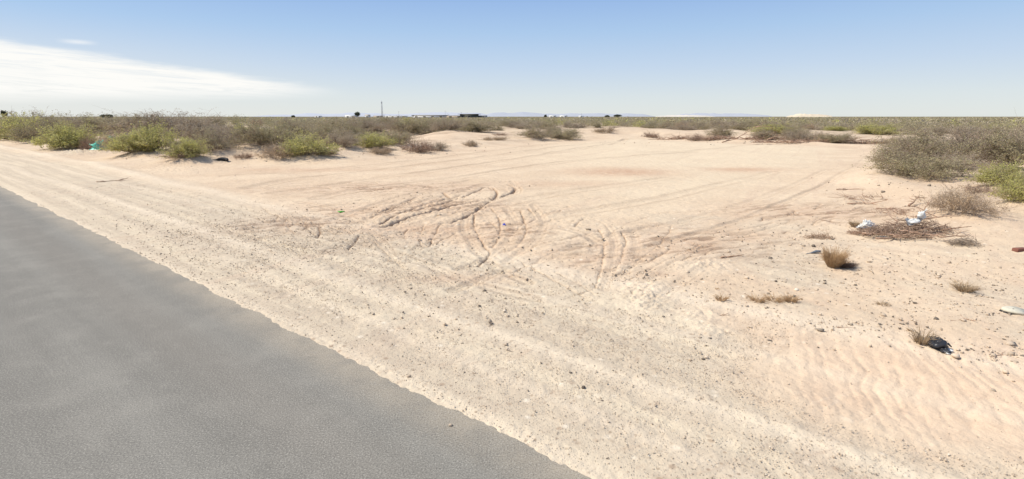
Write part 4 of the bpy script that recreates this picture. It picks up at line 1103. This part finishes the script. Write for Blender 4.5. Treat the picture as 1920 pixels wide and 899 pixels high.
LM['tree'] = leafmat('dark_tree_leaves', (.075, .085, .05), (.12, .13, .07), (.05, .06, .04))
def tree(px, py_top, wpx, dist, label, seed):
    x, y, az, t = dirx(px, dist); h = CAM_H+(219-py_top)/960*t*CP; w = wpx/960*t*CP; rng = np.random.default_rng(seed)
    root = bpy.data.objects.new('tree', None); COL.objects.link(root); root.location = (x, y, 0); tag(root, label, 'tree')
    q = MB(); q.tube([(0,0,-.2),(.1,0,h*.3),(.2,.1,h*.55)], [.3,.22,.12], 7)
    for i in range(7):
        a = i*.9+seed; q.tube([(.1,0,h*(.22+.04*i)),(math.cos(a)*w*.2,math.sin(a)*w*.2,h*(.5+.02*i)),(math.cos(a)*w*.36,math.sin(a)*w*.36,h*(.6+.03*i))], [.12,.08,.03], 4)
    obj('trunk', q.mesh('trunk', M_BRANCH, True), root)
    n = 5200; c = rng.normal(size=(26, 3)); c /= np.linalg.norm(c, axis=1)[:, None]
    c = c*np.array([w*.33, w*.33, h*.26])*rng.uniform(.4, 1, (26, 1))+np.array([0, 0, h*.62]); i = rng.integers(0, 26, n)
    P = c[i]+rng.normal(size=(n, 3))*np.array([w*.085, w*.085, h*.07]); P[:, 2] = np.clip(P[:, 2], h*.22, h)
    V, Q = leaves(P, .5, rng, .6); obj('crown', mesh_from('crown', V, Q, LM['tree'], np.repeat(rng.random(n), 4)), root)
tree(670, 209, 14, 800, 'dark round tree between two small white houses on the horizon', 1)
tree(9, 207, 11, 420, 'dark small tree on the horizon at the far left frame edge', 2)
tree(1158, 214.5, 18, 900, 'dark spreading tree on the horizon, the larger of a pair', 3)
tree(1138, 216, 12, 900, 'smaller dull tree left of the larger spreading one of the pair', 4)
tree(1023, 215.5, 7, 900, 'small dark tree at the left end of the distant white houses', 5)
tree(200, 214.5, 24, 500, 'low wide tree on the horizon above the left dune field', 6)
tree(286, 214, 6, 500, 'narrow dark tree on the horizon left of the highest dune shrub', 7)
tree(550, 216.6, 8, 700, 'small dark tree on the horizon left of the white mobile building', 8)

# pale sand hills and mountains
def ridge(name, px0, px1, tops, dist, m, kind_label, depth):
    n = 90; V = []; rows = 9
    for i in range(n):
        f = i/(n-1); px = px0+(px1-px0)*f; x, y, az, t = dirx(px, dist)
        k0 = np.interp(f, np.linspace(0, 1, len(tops)), tops); h = max(0, CAM_H+k0/960*t*CP)*math.sin(min(1, f*12)*math.pi/2)*math.sin(min(1, (1-f)*12)*math.pi/2)
        ux, uy = math.sin(az), math.cos(az)
        for j in range(rows):
            s = j/(rows-1)*2-1; hh = h*(1-abs(s)**1.4)*(1+.18*float(fbm(np.array([f*17.]), np.array([s*2.]), 7, 3)[0])*(1-abs(s)*.3))-1*abs(s)
            V.append((x+ux*(s+1)*depth, y+uy*(s+1)*depth, hh))
    Q = [[i*rows+j, (i+1)*rows+j, (i+1)*rows+j+1, i*rows+j+1] for i in range(n-1) for j in range(rows-1)]
    me = mesh_from(name, V, np.array(Q)[:, ::-1], m, smooth=True)
    tag(obj(name, me), kind_label, None, kind='structure')
M_HILL = simple('pale_sand_hill', (.66, .55, .40), .95, .12, .02)
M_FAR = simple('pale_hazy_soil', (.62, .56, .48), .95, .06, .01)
M_MT = simple('hazy_blue_mountain', (.43, .445, .48), 1, .03, .0004)  # distance haze is mixed into this bluish base colour
ridge('sand_hill', 1470, 1565, [-1, 3, 6.2, 4.8, 4.6, 3, .5], 1400, M_HILL, 'pale sand hill on the horizon', 60)
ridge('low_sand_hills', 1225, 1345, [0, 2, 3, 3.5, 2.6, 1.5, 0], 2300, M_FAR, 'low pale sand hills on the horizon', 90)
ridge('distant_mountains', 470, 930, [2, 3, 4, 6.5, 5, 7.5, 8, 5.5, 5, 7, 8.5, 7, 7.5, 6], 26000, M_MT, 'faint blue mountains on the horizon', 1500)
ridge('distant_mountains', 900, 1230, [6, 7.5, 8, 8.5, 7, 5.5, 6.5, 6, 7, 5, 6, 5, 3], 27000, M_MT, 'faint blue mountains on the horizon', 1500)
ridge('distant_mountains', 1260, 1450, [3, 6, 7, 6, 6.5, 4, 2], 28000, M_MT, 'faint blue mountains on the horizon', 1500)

# ------------------------------------------------------------------ sky and sun
SUN_EL, SUN_AZ = 53.0, -86.0          # azimuth from the view direction, negative = left
w = bpy.data.worlds.new('World'); sc.world = w; w.use_nodes = True
nt = w.node_tree; k = N(nt); bg = nt.nodes['Background']; bg.inputs['Strength'].default_value = .10
sky = k.n('ShaderNodeTexSky', sky_type='NISHITA'); sky.sun_disc = False; sky.sun_elevation = rad(SUN_EL); sky.sun_rotation = rad(SUN_AZ)
sky.altitude = 1200; sky.air_density = 1.0; sky.dust_density = 1.2; sky.ozone_density = 1.2
tc = k.n('ShaderNodeTexCoord').outputs['Generated']; sx3 = k.n('ShaderNodeSeparateXYZ'); k.l(tc, sx3.inputs[0])
el = k.math('MULTIPLY', k.math('ARCSINE', sx3.outputs[2]), 180/math.pi)
az = k.math('MULTIPLY', k.math('ARCTAN2', sx3.outputs[0], sx3.outputs[1]), 180/math.pi)
# thin haze layer near the horizon
c = k.mix(k.ramp(el, -1, 13, .96, .55), sky.outputs[0], C(0,0,0))
hz_ = k.n('ShaderNodeValToRGB'); k.l(k.ramp(el, 0, 30, 0, 1), hz_.inputs[0])
HAZE = hz_
# gradient of the hazy air (linear values at strength .1)
e = hz_.color_ramp.elements
def S(r, g_, b): return tuple(((v/255+.055)/1.055)**2.4*10 if v > 10 else v/255/12.92*10 for v in (r, g_, b))+(1,)
e[0].position = 0; e[0].color = (1,1,1,1)
nt.nodes.remove(hz_)
stops = [(-2, S(226,229,226)), (0.3, S(229,234,232)), (2, S(222,231,235)), (5, S(201,219,240)), (8.5, S(176,206,240)), (12.5, S(150,185,235)), (22, S(140,172,222)), (45, S(134,160,204))]
prev = stops[0][1]; hazec = None
for (a0, c0), (a1, c1) in zip(stops[:-1], stops[1:]):
    f = k.n('ShaderNodeMapRange'); k.l(el, f.inputs[0]); f.inputs[1].default_value = a0; f.inputs[2].default_value = a1
    hazec = k.mix(f.outputs[0], C(*c0[:3]) if hazec is None else hazec, C(*c1[:3]))
skyc = k.mix(.88, sky.outputs[0], hazec)
# brighter whiter air at the left, towards the sun
skyc = k.mix(k.math('MULTIPLY', k.ramp(az, -5, -60), k.ramp(el, 9, 0, 0, .8)), skyc, C(*S(232,233,229)[:3]))
# cloud bank low at the left
mp = k.n('ShaderNodeCombineXYZ'); k.l(k.math('MULTIPLY', az, .09), mp.inputs[0]); k.l(k.math('MULTIPLY', el, .75), mp.inputs[1])
n1 = k.noise(mp.outputs[0], 1.6, 6, .6, .4); n1b = k.noise(mp.outputs[0], .7, 3)
mpw = k.n('ShaderNodeCombineXYZ'); k.l(k.math('ADD', k.math('MULTIPLY', az, .10), k.math('MULTIPLY', el, .25)), mpw.inputs[0]); k.l(k.math('ADD', k.math('MULTIPLY', el, 1.5), k.math('MULTIPLY', az, .055)), mpw.inputs[1])
n1w = k.noise(mpw.outputs[0], 1.5, 8, .68, .7)
azf = k.ramp(az, -18, -46)           # 0 at the thin end, 1 at the left
f_lin = k.n('ShaderNodeMapRange'); k.l(az, f_lin.inputs[0]); f_lin.inputs[1].default_value = -16; f_lin.inputs[2].default_value = -45
fl = f_lin.outputs[0]
top = k.math('ADD', k.math('MULTIPLY', fl, 3.2), 2.85); bot = k.math('ADD', k.math('MULTIPLY', fl, -.75), 2.2)
top = k.math('ADD', top, k.math('MULTIPLY', k.math('SUBTRACT', n1, .5), 1.4)); bot = k.math('ADD', bot, k.math('MULTIPLY', k.math('SUBTRACT', n1b, .5), .9))
up = k.ramp(k.math('SUBTRACT', top, el), -.10, .75); lo = k.ramp(k.math('SUBTRACT', el, bot), -.7, .8)
cl = k.math('MULTIPLY', k.math('MULTIPLY', up, lo), k.ramp(az, -16, -27)); cl = k.math('MULTIPLY', cl, k.ramp(n1w, .28, .55, .45, 1))
skyc = k.mix(k.math('MULTIPLY', cl, 1.0), skyc, C(*S(254,253,249)[:3]))
# small wisp above
wz = k.math('MULTIPLY', k.ramp(k.math('ABSOLUTE', k.math('ADD', az, 38.6)), 0, 1.6, 1, 0), k.ramp(k.math('ABSOLUTE', k.math('SUBTRACT', el, 5.95)), 0, .28, 1, 0))
skyc = k.mix(k.math('MULTIPLY', wz, .75), skyc, C(*S(240,244,248)[:3]))
k.l(skyc, bg.inputs['Color'])
sd = bpy.data.lights.new('sun', 'SUN'); sd.energy = 5.0; sd.angle = rad(.55); sd.color = (1, .94, .83)
so = bpy.data.objects.new('sun', sd); COL.objects.link(so)
dv = Vector((math.sin(rad(SUN_AZ))*math.cos(rad(SUN_EL)), math.cos(rad(SUN_AZ))*math.cos(rad(SUN_EL)), math.sin(rad(SUN_EL))))
so.rotation_euler = dv.to_track_quat('Z', 'Y').to_euler()

sc.view_settings.view_transform = 'Standard'; sc.view_settings.look = 'None'; sc.view_settings.exposure = 0
sc.cycles.max_bounces = 4; sc.cycles.diffuse_bounces = 2; sc.cycles.transparent_max_bounces = 4
